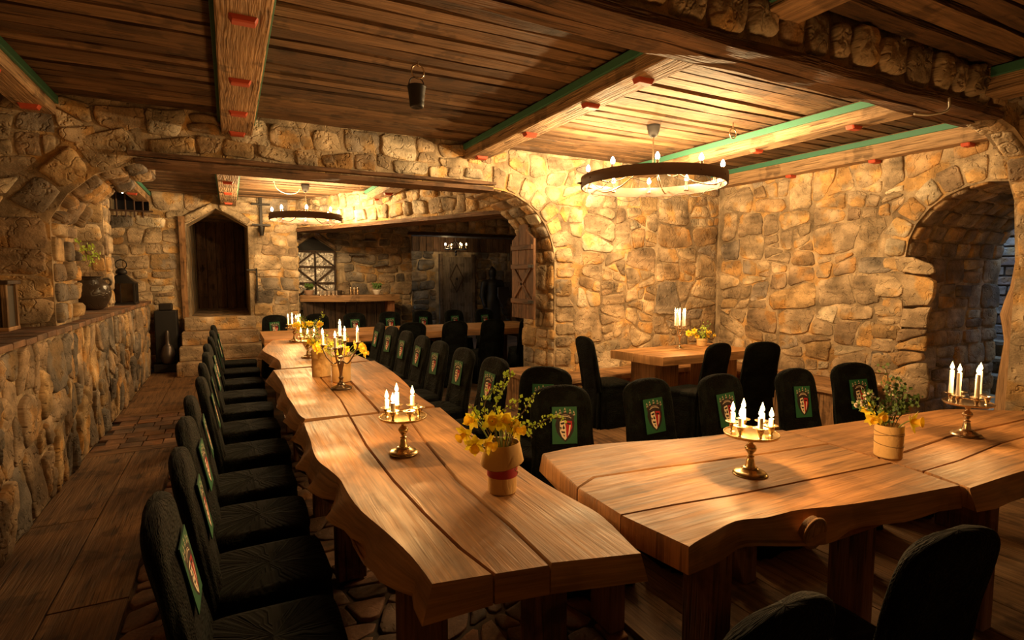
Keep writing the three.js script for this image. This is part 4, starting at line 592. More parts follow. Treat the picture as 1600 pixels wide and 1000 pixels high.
{
  const g = thing('small_chandelier', 'small dark chandelier with one bright bulb in the farthest room', 'chandelier', [5.25, 2.36, -13.4]);
  mesh('rim', moved(new THREE.TorusGeometry(0.27, 0.014, 8, 40), 0, 0, 0, Math.PI / 2), IRON, g); mesh('rod', moved(new THREE.CylinderGeometry(0.008, 0.008, 0.85, 8), 0, 0.42, 0), IRON, g); mesh('finial', moved(smoothLathe([[0, 0], [0.03, -0.03], [0.015, -0.08], [0.03, -0.12], [0, -0.15]]), 0, -0.02, 0), IRON, g);
  for (let k = 0; k < 6; k++) { const a = k / 6 * Math.PI * 2 + 3.6, x = Math.cos(a) * 0.27, z = Math.sin(a) * 0.27; mesh('arm', tube([[0, 0.2, 0], [x * 0.4, 0.16, z * 0.4], [x * 0.9, 0.02, z * 0.9], [x, 0, z]], 0.008, 12), IRON, g); const s = mesh('candle_sleeve', sleeveGeo, SILVER, g, [x, 0, z]); if (k < 5) { const b = mesh('bulb', bulbGeo, k === 0 ? BULBMAT : FLAMEMAT, s, [0, 0.10, 0]); b.castShadow = false; } if (k === 0) glow(g, x, 0.126, z, BULB, 0.35); }
  const w = thing('wall_lamp', 'bare lit bulb on a bent rod under the green trimmed beam', 'lamp', [-1.15, 2.79, -8.4]);
  mesh('rod', tube([[-0.02, 0.12, -0.02], [0.06, 0.08, -0.1], [0.02, 0.0, -0.02]], 0.006), IRON, w); mesh('socket', moved(new THREE.CylinderGeometry(0.016, 0.02, 0.05, 12), 0.0, -0.01, 0), IRON, w); const b = mesh('bulb', moved(bulbGeo.clone(), 0, -0.035, 0, Math.PI, 0, 0), BULBMAT, w); b.castShadow = false; glow(w, 0, -0.062, 0, BULB, 0.22);
}

// ---------- candle stands and candles ----------
const flameGeo = smoothLathe([[0, 0], [0.008, 0.008], [0.0095, 0.016], [0.005, 0.032], [0, 0.046]], 12, 16);
function candle(x, y, z, h, label, group, lit = true, r = 0.0105) {
  const g = thing('candle', label, 'candle', [x, y, z], 0, group); mesh('wax', smoothLathe([[0, 0], [r, 0.0], [r, h * 0.5], [r * 0.98, h * 0.96], [r * 0.6, h], [0, h - 0.002]], 14, 22), WAX, g); mesh('wick', moved(new THREE.CylinderGeometry(0.0012, 0.0012, 0.01, 6), 0, h + 0.003, 0), IRON, g);
  if (lit) { const f = mesh('flame', flameGeo, FLAMEMAT, g, [0, h + 0.004, 0]); f.castShadow = false; const l = glow(g, 0, h + 0.018, 0, FLAME, 1, 'flame_light'); l.shadow.radius = 0.3; }
}
const standProto = (() => {
  const g = thing('candle_stand', '', 'candle stand');
  mesh('base', smoothLathe([[0, 0], [0.068, 0.0], [0.07, 0.008], [0.062, 0.014], [0.05, 0.018], [0.036, 0.026], [0.028, 0.034], [0, 0.036]], 30), BRASS, g);
  mesh('stem', smoothLathe([[0.024, 0.03], [0.020, 0.045], [0.017, 0.062], [0.014, 0.074], [0.017, 0.08], [0.010, 0.086], [0.013, 0.096], [0.024, 0.112], [0.023, 0.124], [0.012, 0.138], [0.010, 0.146], [0.014, 0.156], [0.016, 0.172], [0.012, 0.178]], 24, 44), BRASS, g);
  mesh('plate', smoothLathe([[0.001, 0.172], [0.10, 0.174], [0.113, 0.178], [0.116, 0.186], [0.112, 0.187], [0.106, 0.183], [0.001, 0.182]], 44, 30), BRASS, g);
  const cup = smoothLathe([[0.001, 0], [0.011, 0.001], [0.006, 0.008], [0.010, 0.02], [0.015, 0.034], [0.017, 0.043], [0.029, 0.046], [0.029, 0.048], [0.012, 0.047], [0.011, 0.03], [0.001, 0.029]], 20, 30);
  for (let k = 0; k < 6; k++) mesh('cup', cup, BRASS, g, [Math.cos(k * Math.PI / 3 + 0.4) * 0.078, 0.181, Math.sin(k * Math.PI / 3 + 0.4) * 0.078]);
  return g;
})();
let standUsed = false;
function stand(x, z, turn, label, spec, clabel, group, y = TY, metal) {
  let g; if (!standUsed) { standUsed = true; g = standProto; g.position.set(x, y, z); g.rotation.y = turn; g.userData.label = label; } else g = dup(standProto, [x, y, z], turn, label); if (metal) g.traverse((m) => { if (m.isMesh) m.material = metal; });
  for (const [k, h] of spec) { const a = k * Math.PI / 3 + 0.4 - turn; candle(x + Math.cos(a) * 0.078, y + 0.213, z + Math.sin(a) * 0.078, h, clabel, group); }
}
stand(0.735, -2.60, 0, 'brass candle stand with four stub candles and two empty cups', [[2, 0.055], [3, 0.055], [4, 0.075], [5, 0.06]], 'burning stub candle on the stand with two empty cups', 'stub candles on the stand with empty cups', TY + 0.003);
stand(2.02, -1.625, 0.5, 'brass candle stand with a full ring of stub candles above the burl edge', [[0, 0.05], [1, 0.045], [2, 0.06], [3, 0.05], [4, 0.055], [5, 0.06]], 'burning stub candle in the full ring above the burl edge', 'stub candles in the full ring');
stand(3.60, -1.50, 0.2, 'metal candle stand with four tall candles before the dark tunnel arch', [[0, 0.14], [2, 0.14], [3, 0.14], [4, 0.14]], 'tall burning candle on the stand before the tunnel arch', 'tall candles before the tunnel arch', TY - 0.004, SILVER);
stand(0.73, -6.25, 0.8, 'small candle stand behind the tall candelabrum on the cracked table', [[0, 0.06], [2, 0.06], [3, 0.07], [5, 0.05]], 'burning candle on the stand just behind the tall candelabrum', 'candles behind the candelabrum');
stand(0.76, -7.95, 0.1, 'candle stand at the far tip of the cracked table by a daffodil vase', [[0, 0.11], [1, 0.1], [3, 0.11], [4, 0.12], [5, 0.1]], 'burning candle on the stand at the tip of the cracked table', 'candles at the tip of the cracked table');
function candelabrum(x, y, z, S, arms, mat, label, ch, clabel, group) {
  const g = thing('candelabrum', label, 'candelabrum', [x, y, z]);
  mesh('base', smoothLathe([[0, 0], [0.075, 0], [0.078, 0.01], [0.06, 0.02], [0.035, 0.032], [0.022, 0.05], [0, 0.052]].map((p) => p.map((v) => v * S)), 28), mat, g);
  mesh('stem', smoothLathe([[0.02, 0.045], [0.013, 0.07], [0.02, 0.09], [0.012, 0.10], [0.014, 0.14], [0.026, 0.2], [0.03, 0.225], [0.014, 0.24], [0.022, 0.255], [0.012, 0.27], [0.018, 0.3], [0.024, 0.33], [0.012, 0.35], [0.011, 0.385]].map((p) => [p[0] * S, p[1] * S]), 20, 50), mat, g);
  const cup = smoothLathe([[0.001, 0], [0.012, 0.004], [0.009, 0.012], [0.016, 0.026], [0.03, 0.032], [0.03, 0.035], [0.014, 0.034], [0.001, 0.03]].map((p) => p.map((v) => v * S)), 18, 26);
  for (const [a, r, h, cl] of arms) { const C = Math.cos(a), D = Math.sin(a); if (r > 0) mesh('arm', tube([[0, 0.25 * S, 0], [C * r * 0.35, 0.20 * S, D * r * 0.35], [C * r * 0.75, (h - 0.07) * 1, D * r * 0.75], [C * r, h, D * r]], 0.006 * S, 22, 7), mat, g); mesh('cup', cup, mat, g, [C * r, h, D * r]); candle(x + C * r, y + h + 0.03 * S, z + D * r, cl ?? ch, clabel, group); }
}
const cr = -YAW;  // arms spread across the view of the hall
candelabrum(0.745, TY + 0.002, -4.36, 0.98, [[YAW, 0.135, 0.33, 0.085], [YAW + Math.PI, 0.135, 0.31, 0.085], [YAW + Math.PI / 2, 0.12, 0.30, 0.085], [YAW - Math.PI / 2, 0.12, 0.33, 0.07], [0, 0, 0.38, 0.085]], DARKSILVER, 'tall dark silver candelabrum with branching arms before two paper vases', 0.085, 'burning candle on the tall branching candelabrum', 'candles on the branching candelabrum');
candelabrum(4.86, TY + 0.002, -4.98, 0.72, [[0.4, 0.06, 0.25], [1.65, 0.06, 0.25], [2.9, 0.06, 0.25], [4.15, 0.06, 0.25], [5.4, 0.06, 0.25]], SILVER, 'slim silver candelabrum with tight white candles on the bench table', 0.17, 'tall white candle on the slim bench table candelabrum', 'candles on the bench table');

// ---------- vases and flowers ----------
const petal = (() => { const g = new THREE.BufferGeometry(), P = [], I = [], n = 5; for (let i = 0; i <= n; i++) { const t = i / n, w = 0.011 * Math.sin(Math.PI * Math.pow(t, 0.75) * 0.96 + 0.08), y = 0.034 * t; P.push(-w, y, 0.004 * t * t + 0.002 * Math.sin(t * 3), 0, y, -0.002 + 0.006 * t * t, w, y, 0.004 * t * t); if (i < n) for (const k of [0, 1]) { const a = i * 3 + k; I.push(a, a + 1, a + 3, a + 1, a + 4, a + 3); } } g.setAttribute('position', new THREE.Float32BufferAttribute(P, 3)); g.setIndex(I); g.computeVertexNormals(); return g; })();
const trumpet = smoothLathe([[0.004, 0], [0.008, 0.008], [0.009, 0.018], [0.015, 0.026]], 12, 10); trumpet.rotateX(Math.PI / 2);
function daffodil(base, head, face, label, group, s = 1.25) {
  const g = thing('daffodil', label, 'flower', base, 0, group), h = head.map((v, i) => v - base[i]);
  mesh('stem', tube([[0, 0, 0], [h[0] * 0.35, h[1] * 0.6, h[2] * 0.35], [h[0] * 0.9, h[1] * 1.0, h[2] * 0.9], h], 0.003, 12, 5), STEMGREEN, g);
  const b = new THREE.Group(); b.name = 'blossom'; b.position.set(...h); b.lookAt(V(...h).add(V(...face))); b.scale.setScalar(s); g.add(b);
  for (let k = 0; k < 6; k++) { const p = mesh('petal', petal, YELLOW, b); p.rotation.z = k * Math.PI / 3; p.rotation.order = 'ZXY'; p.rotation.x = R(-0.25, 0.45); }
  mesh('trumpet', trumpet, DEEPYELLOW, b);
}
function twig(base, pts, nl, size, mat, label, group, spread = 0.02, flower) {
  const g = thing('leafy_twig', label, 'twig', base, 0, group); const P = [[0, 0, 0], ...pts]; const c = new THREE.CatmullRomCurve3(P.map((p) => V(...p)));
  mesh('branch', new THREE.TubeGeometry(c, 24, 0.0022, 5), TWIG, g);
  const L = []; for (let i = 0; i < nl; i++) { const t = R(0.3, 1), p = c.getPoint(t), s = size * R(0.6, 1.2); const q = new THREE.BufferGeometry(); q.setAttribute('position', new THREE.Float32BufferAttribute([0, 0, 0, s * 0.42, s * 0.5, 0.1 * s, 0, s, 0, -s * 0.42, s * 0.5, 0.1 * s], 3)); q.setIndex([0, 1, 2, 0, 2, 3]); q.computeVertexNormals(); q.applyMatrix4(new THREE.Matrix4().compose(p.clone().add(V(R(-1, 1), R(-1, 1), R(-1, 1)).multiplyScalar(spread)), new THREE.Quaternion().setFromEuler(new THREE.Euler(R(-1.3, 1.3), R(0, 6.28), R(-1.3, 1.3))), V(1, 1, 1))); L.push(q.toNonIndexed()); }
  const lv = mesh('leaves', mergeGeometries(L), mat, g); lv.userData.kind = 'stuff';
  if (flower) { const F = []; for (let i = 0; i < flower; i++) { const p = c.getPoint(R(0.6, 1)); F.push(moved(new THREE.IcosahedronGeometry(0.006, 0), p.x + R(-.025, .025), p.y + R(-.02, .02), p.z + R(-.025, .025))); } const m = mesh('blossoms', merge(F), WHITEFLOWER, g); m.userData.kind = 'stuff'; }
}
const rtv = (a, y, b = 0) => [Math.cos(YAW) * a + Math.sin(YAW) * b, y, Math.sin(YAW) * a - Math.cos(YAW) * b];      // a across, b away from the long aisle side
const at = (o, d) => [o[0] + d[0], o[1] + d[1], o[2] + d[2]];
{
  const o = [0.955, TY + 0.003, -1.945];
  const v = thing('paper_vase', 'kraft paper vase with folded collar and dark red ribbon', 'vase', o);
  mesh('body', lathe([[0.001, 0], [0.056, 0], [0.058, 0.006], [0.06, 0.19], [0.055, 0.19], [0.052, 0.02], [0.001, 0.018]], 32), KRAFT, v);
  mesh('ribbon', lathe([[0.059, 0.068], [0.0615, 0.07], [0.0625, 0.112], [0.060, 0.114]], 32), RIBBON, v);
  const cg = []; const cp = [], ci = []; const CN = 32; [[0.066, 0.204, 0.05], [0.071, 0.205, 0.06], [0.086, 0.125, 0.2], [0.083, 0.120, 0.2], [0.0605, 0.19, 0.0]].forEach(([r, y, sq]) => { for (let i = 0; i <= CN; i++) { const a = i / CN * Math.PI * 2, k = 1 + sq * Math.abs(Math.sin(2 * a)) ** 2 * 0.6 + 0.02 * Math.sin(a * 5); cp.push(Math.cos(a + 0.5) * r * k, y + 0.012 * Math.sin(a * 2 + 1) * (y < 0.15 ? 1 : 0.2), Math.sin(a + 0.5) * r * k); } }); for (let r = 0; r < 4; r++) for (let i = 0; i < CN; i++) { const a = r * (CN + 1) + i; ci.push(a, a + 1, a + CN + 1, a + 1, a + CN + 2, a + CN + 1); } const c = new THREE.BufferGeometry(); c.setAttribute('position', new THREE.Float32BufferAttribute(cp, 3)); c.setIndex(ci); c.computeVertexNormals(); mesh('collar', grainUV(c), KRAFT, v);
  mesh('twine', tube([[0.061, 0.06, 0.012], [0.05, 0.085, 0.04], [0.03, 0.1, 0.055], [0.045, 0.12, 0.045]].map((p) => [p[0], p[1], p[2]]), 0.0016, 12, 5), TWINE, v);
  const G = 'daffodils in the ribboned vase', lb = 'yellow daffodil leaning out of the ribboned paper vase';
  for (const [a, y, b, f] of [[-0.15, 0.235, 0, [-1, -0.3, 0.4]], [-0.12, 0.275, 0.06, [-0.8, 0.2, 0.3]], [-0.105, 0.215, -0.07, [-0.5, -0.35, 1]], [-0.055, 0.225, -0.09, [0.5, -0.2, 1]], [-0.04, 0.295, -0.02, [-0.4, 0.3, 1]], [0.0, 0.295, -0.01, [0.1, 0.4, 1]], [0.03, 0.275, 0.0, [0.4, 0.2, 0.9]], [-0.015, 0.265, 0.04, [-0.2, 0.6, 0.4]], [0.055, 0.262, -0.03, [0.6, 0.1, 1]]]) daffodil(at(o, rtv(a * 0.25, 0.12, b * 0.3)), at(o, rtv(a, y, b)), f, lb, G, 1.4);
  const T = 'twigs in the ribboned vase', tl = 'fresh green leafy twig rising from the ribboned paper vase';
  const tw = (pts, n) => twig(at(o, rtv(pts[0][0] * 0.2, 0.14, 0)), pts.map((p) => { const q = rtv(p[0], p[1] - 0.14, p[2] ?? 0); return q; }), n, 0.017, LEAF, tl, T, 0.012);
  tw([[-0.03, 0.3], [0.0, 0.40], [0.03, 0.48], [0.06, 0.475]], 60); tw([[-0.05, 0.28], [-0.06, 0.36], [-0.02, 0.42], [0.02, 0.44]], 50); tw([[0.06, 0.26], [0.12, 0.27], [0.18, 0.30], [0.25, 0.295]], 55); tw([[0.04, 0.28], [0.08, 0.33], [0.11, 0.38], [0.12, 0.40]], 30); tw([[-0.06, 0.27], [-0.09, 0.31], [-0.11, 0.35]], 40); tw([[0.05, 0.25], [0.09, 0.25], [0.11, 0.22]], 30); tw([[-0.02, 0.3], [0.05, 0.36], [0.07, 0.37]], 30); tw([[0.02, 0.24], [0.05, 0.3]], 30);
}
function simpleVase(o, r, h, label, twine) { const v = thing('paper_vase', label, 'vase', o); mesh('body', lathe([[0.001, 0], [r * 0.97, 0], [r, 0.008], [r * 1.02, h * 0.5], [r * 1.04, h], [r * 0.98, h + 0.003], [r * 0.93, 0.02], [0.001, 0.02]], 30), KRAFT, v); if (twine) for (const [y0, y1] of [[0.075, 0.06], [0.10, 0.125], [0.13, 0.115]]) mesh('twine', tube(Array.from({ length: 17 }, (_, i) => { const a = i / 16 * Math.PI * 2; return [Math.cos(a) * (r * 1.035), y0 + (y1 - y0) * (0.5 + 0.5 * Math.sin(a)), Math.sin(a) * (r * 1.035)]; }), 0.0018, 40, 5), TWINE, v); else mesh('fold', lathe([[r * 1.05, h * 0.72], [r * 1.09, h * 0.7], [r * 1.07, h * 1.0], [r * 1.03, h * 1.0]], 30), KRAFT, v); return v; }
{
  const o = [2.83, TY - 0.004, -1.49]; simpleVase(o, 0.06, 0.158, 'kraft vase wound with twine at the table joint', true);
  const G = 'daffodils in the twine wound vase', lb = 'yellow daffodil in the twine wound kraft vase';
  for (const [a, y, b, f] of [[-0.09, 0.19, 0, [-0.6, -0.3, 0.8]], [-0.07, 0.205, -0.03, [-0.3, 0.0, 1]], [-0.085, 0.225, 0.04, [-0.7, 0.3, 0.5]]]) daffodil(at(o, rtv(a * 0.3, 0.1, 0)), at(o, rtv(a, y, b)), f, lb, G, 1.2);
  daffodil(at(o, rtv(0.02, 0.1, 0)), at(o, rtv(0.06, 0.19, -0.06)), [0.15, 0.1, 1], 'wide open yellow daffodil star turned to the room, in the twine wound vase', undefined, 1.75);
  const T = 'greenery in the twine wound vase', tl = 'dark green flowering twig in the twine wound kraft vase'; const tw = (pts, n, f) => twig(at(o, rtv(pts[0][0] * 0.2, 0.12, 0)), pts.map((p) => rtv(p[0], p[1] - 0.12, p[2] ?? 0)), n, 0.022, DARKLEAF, tl, T, 0.022, f);
  tw([[-0.05, 0.24], [-0.09, 0.29], [-0.11, 0.31]], 60, 16); tw([[0, 0.24], [0, 0.31], [-0.03, 0.36]], 60, 14); tw([[0.03, 0.24], [0.05, 0.32], [0.03, 0.37]], 50, 0); tw([[0.05, 0.22], [0.10, 0.27], [0.12, 0.29]], 60, 0); tw([[0.02, 0.2], [0.05, 0.25], [0.08, 0.23]], 60, 0); tw([[-0.05, 0.22], [-0.12, 0.255], [-0.14, 0.25]], 40, 18); tw([[-0.02, 0.2], [-0.03, 0.25]], 60, 6); tw([[0, 0.3, 0.02], [-0.01, 0.42, 0.03], [-0.04, 0.44, 0.03]], 14, 0);
}
{
  const far = (o, r, h, label, n, tint, s) => { simpleVase(o, r, h, label, false); const G = 'flowers of the ' + label, lb = 'yellow daffodil in the ' + label; for (let k = 0; k < n; k++) { const a = R(-1.6, 1.6) * r * 1.6, b = R(-1, 1) * r * 1.4, y = h + R(0.02, 0.1); daffodil(at(o, rtv(a * 0.2, h * 0.7, b * 0.2)), at(o, rtv(a, y, b)), [a * 8, 0.1, 1], lb, G, s); } for (let k = 0; k < 4; k++) { const a = R(-1.8, 1.8) * r; twig(at(o, [0, h * 0.8, 0]), [rtv(a * 0.5, h * 0.5, 0), rtv(a * 1.3, h * 0.5 + R(0.06, 0.15), R(-.04, .04))], 45, 0.022, k % 2 ? LEAF : DARKLEAF, 'leafy twig in the ' + label, 'greenery of the ' + label, 0.03, k ? 0 : 14); } };
  far([0.80, TY + 0.002, -4.66], 0.075, 0.21, 'kraft vase right behind the tall candelabrum', 12, 0, 1.35); far([0.69, TY + 0.002, -5.0], 0.078, 0.23, 'taller kraft vase beside the table crack', 10, 0, 1.2); far([0.9, TY - 0.003, -7.45], 0.08, 0.2, 'kraft vase near the tip of the cracked table', 10, 0, 1.3);
  far([5.25, TY + 0.002, -5.0], 0.06, 0.10, 'small kraft vase on the corner bench table', 9, 0, 1.3);
}

// ---------- things on the walls, shelf and bar ----------
{
  const p = thing('iron_pail', 'small black iron pail hanging from a ring on the dark ceiling', 'pail', [1.2, 2.82, -3.78]);
  mesh('body', smoothLathe([[0.001, 0], [0.045, 0.002], [0.052, 0.06], [0.062, 0.13], [0.064, 0.14], [0.059, 0.138], [0.046, 0.02], [0.001, 0.014]], 26, 30), IRON, p); mesh('bail', tube([[-0.06, 0.13, 0], [-0.04, 0.19, 0], [0, 0.205, 0], [0.04, 0.19, 0], [0.06, 0.13, 0]], 0.004), IRON, p); mesh('ring', moved(new THREE.TorusGeometry(0.045, 0.006, 8, 24), 0.01, 0.245, 0), SILVER, p); mesh('hook', moved(new THREE.CylinderGeometry(0.006, 0.006, 0.05, 8), 0.01, 0.305, 0), SILVER, p);
  const r = thing('ceiling_ring', 'iron ring hook screwed into bright ceiling boards near the chandelier', 'hook', [4.38, 3.03, -3.85]); mesh('ring', moved(new THREE.TorusGeometry(0.045, 0.006, 8, 24), 0, 0, 0), SILVER, r); mesh('shank', moved(new THREE.CylinderGeometry(0.006, 0.006, 0.06, 8), 0, 0.075, 0), SILVER, r);
  const c = thing('cable', 'pale cable end sticking out along the near timber lintel', 'cable', [3.62, 2.63, -1.85]); mesh('lead', tube([[0.30, 0.10, 0.02], [0.28, 0.03, 0.03], [0.16, -0.01, 0.0], [0.02, -0.02, -0.02]], 0.007), CABLE, c); mesh('tip', moved(new THREE.SphereGeometry(0.008, 8, 6), 0.02, -0.02, -0.02), CABLE, c);
  const d = thing('cable', 'slack pale cable drooping to the smaller wheel chandelier', 'cable', [0.78, 3.1, -9.3]); mesh('lead', tube([[-0.12, 0.01, 0], [-0.08, -0.09, 0], [0.05, -0.15, -0.05], [0.22, -0.12, -0.12], [0.27, -0.05, -0.16]], 0.006), CABLE, d); mesh('clip', moved(new THREE.SphereGeometry(0.012, 8, 6), -0.12, 0.01, 0), CABLE, d);
  // shelf
  const pot = thing('clay_pot', 'round black clay pot with small lugs on the tiled shelf', 'pot', [-1.53, 1.243, -8.45]);
  mesh('body', smoothLathe([[0.001, 0], [0.1, 0], [0.16, 0.07], [0.205, 0.19], [0.185, 0.30], [0.12, 0.37], [0.1, 0.395], [0.125, 0.41], [0.11, 0.412], [0.09, 0.39], [0.001, 0.36]], 32, 40), CLAY, pot); for (const a of [0.3, 2.5]) mesh('lug', moved(new THREE.TorusGeometry(0.045, 0.014, 8, 16), Math.cos(a) * 0.16, 0.34, -Math.sin(a) * 0.16, 0, a, 0), CLAY, pot);
  twig([-1.53, 1.6, -8.45], [[-0.02, 0.25, 0], [-0.1, 0.42, 0.02], [-0.17, 0.5, 0.04]], 60, 0.045, LEAF, 'thin leafy stem standing in the black clay pot', 'stems in the clay pot', 0.05); twig([-1.53, 1.6, -8.45], [[0.02, 0.2, 0], [0.06, 0.3, 0], [0.02, 0.42, 0]], 40, 0.045, LEAF, 'thin leafy stem standing in the black clay pot', 'stems in the clay pot', 0.05);
  const ln = thing('iron_lantern', 'black iron lantern with a ring handle on the tiled shelf', 'lantern', [-1.42, 1.243, -9.9]);
  mesh('base', moved(rbox(0.36, 0.03, 0.36, 0.006), 0, 0.015, 0), IRON, ln); for (const [a, b] of [[-1, -1], [1, -1], [1, 1], [-1, 1]]) mesh('post', moved(rbox(0.025, 0.28, 0.025, 0.004), a * 0.165, 0.17, b * 0.165), IRON, ln); for (const s of [-1, 1]) { mesh('mullion', moved(rbox(0.012, 0.28, 0.012, 0.003), 0, 0.17, s * 0.168), IRON, ln); mesh('mullion', moved(rbox(0.012, 0.28, 0.012, 0.003), s * 0.168, 0.17, 0), IRON, ln); }
  const pane = new THREE.MeshPhysicalMaterial({ color: lin(0.5, 0.45, 0.38), transmission: 1, roughness: 0.15, thickness: 0 }); for (const s of [-1, 1]) { mesh('pane', moved(new THREE.BoxGeometry(0.31, 0.28, 0.004), 0, 0.17, s * 0.16), pane, ln); mesh('pane', moved(new THREE.BoxGeometry(0.004, 0.28, 0.31), s * 0.16, 0.17, 0), pane, ln); }
  mesh('roof', moved(new THREE.CylinderGeometry(0.06, 0.26, 0.14, 4, 1), 0, 0.38, 0, 0, Math.PI / 4, 0), IRON, ln); mesh('cap', moved(smoothLathe([[0.07, 0], [0.075, 0.03], [0.05, 0.07], [0.02, 0.085], [0.001, 0.086]]), 0, 0.45, 0), IRON, ln); mesh('handle', moved(new THREE.TorusGeometry(0.07, 0.008, 8, 24), 0, 0.59, 0), IRON, ln);
  const lb = thing('wooden_lantern', 'small wooden lantern box with dark mesh sides standing on the shelf', 'lantern', [-1.6, 1.243, -5.45]); mesh('base', moved(rbox(0.26, 0.03, 0.26, 0.005), 0, 0.015, 0), BENCHWOOD, lb); for (const [a, b] of [[-1, -1], [1, -1], [1, 1], [-1, 1]]) mesh('post', moved(rbox(0.035, 0.33, 0.035, 0.004, 'y'), a * 0.11, 0.19, b * 0.11), woodMat([0.4, 0.25, 0.12]), lb); for (const s of [-1, 1]) { mesh('screen', moved(new THREE.BoxGeometry(0.19, 0.31, 0.006), 0, 0.185, s * 0.108), std([0.05, 0.04, 0.03], 0.6, { bumpMap: stoneBump, bumpScale: 0.01 }), lb); mesh('screen', moved(new THREE.BoxGeometry(0.006, 0.31, 0.19), s * 0.108, 0.185, 0), std([0.05, 0.04, 0.03], 0.6), lb); } mesh('lid', moved(rbox(0.29, 0.03, 0.29, 0.006), 0, 0.365, 0), DARKWOOD, lb);
  // dark stand at the wall end
  const st = thing('iron_stove', 'black cast iron stove with a pewter urn belly beside the door steps', 'stove', [-1.0, 0, -11.2]);
  mesh('body', moved(rbox(0.34, 0.9, 0.3, 0.02), 0, 0.62, -0.02), std([0.008, 0.007, 0.007], 0.6), st); mesh('base', moved(rbox(0.42, 0.16, 0.36, 0.02), 0, 0.08, 0), IRON, st); mesh('urn', moved(smoothLathe([[0.001, 0], [0.07, 0], [0.1, 0.06], [0.11, 0.16], [0.08, 0.28], [0.045, 0.34], [0.035, 0.5], [0.02, 0.56], [0.001, 0.57]], 24, 30), 0.02, 0.17, 0.2), std([0.12, 0.10, 0.09], 0.35, { metalness: 0.8 }), st); mesh('cap', moved(rbox(0.2, 0.12, 0.2, 0.02), 0, 1.13, -0.02), IRON, st);
  const br = thing('iron_bracket', 'sooty black iron torch bracket on the bright end wall', 'bracket', [0.57, 2.5, ZE + 0.06]); mesh('bar', moved(rbox(0.05, 0.75, 0.03, 0.005), 0, 0.3, 0.02), IRON, br); for (const y of [0.12, 0.5]) mesh('rung', moved(rbox(0.32, 0.035, 0.03, 0.005), 0, y, 0.05), IRON, br); mesh('socket', moved(lathe([[0.03, 0], [0.06, 0.16], [0.05, 0.16], [0.02, 0]], 14), 0, -0.08, 0.1), IRON, br);
  const hk = thing('iron_hook', 'slim iron bolt bar on the pier beside the gabled doorway', 'hook', [0.46, 1.2, ZE + 0.06]); mesh('bar', moved(rbox(0.03, 0.62, 0.03, 0.005), 0, 0.3, 0.02), IRON, hk); mesh('arm', moved(rbox(0.18, 0.03, 0.03, 0.005), -0.08, 0.58, 0.02), IRON, hk);
  // shutter in the arch jamb
  const sh = thing('wooden_shutter', 'brown plank shutter with crossed braces folded back in the arch', 'shutter', [3.34, 1.12, -6.18]); const sm = woodMat([0.30, 0.155, 0.08]);
  for (let i = 0; i < 3; i++) { const h = [1.1, 1.19, 1.1][i], g = rbox(0.035, h, 0.19, 0.006, 'y'); if (i !== 1) { const p2 = g.attributes.position; for (let k = 0; k < p2.count; k++) if (p2.getY(k) > h / 2 - 0.05 && (i === 0 ? p2.getZ(k) < -0.02 : p2.getZ(k) > 0.02)) p2.setY(k, p2.getY(k) - 0.1); g.computeVertexNormals(); } mesh('plank', moved(g, 0, h / 2, -0.195 + i * 0.195), sm, sh); }
  for (const y of [0.22, 0.66, 0.9]) mesh('batten', moved(rbox(0.025, 0.06, 0.56, 0.005, 'z'), -0.03, y, 0), woodMat([0.24, 0.12, 0.06]), sh); for (const s of [-1, 1]) mesh('brace', moved(rbox(0.02, 0.045, 0.66, 0.004, 'z'), -0.025, 0.44, 0, s * 0.72, 0, 0), woodMat([0.24, 0.12, 0.06]), sh); for (const y of [0.22, 0.66]) mesh('hinge', moved(rbox(0.03, 0.04, 0.1, 0.004), -0.045, y, 0.27), IRON, sh);
}
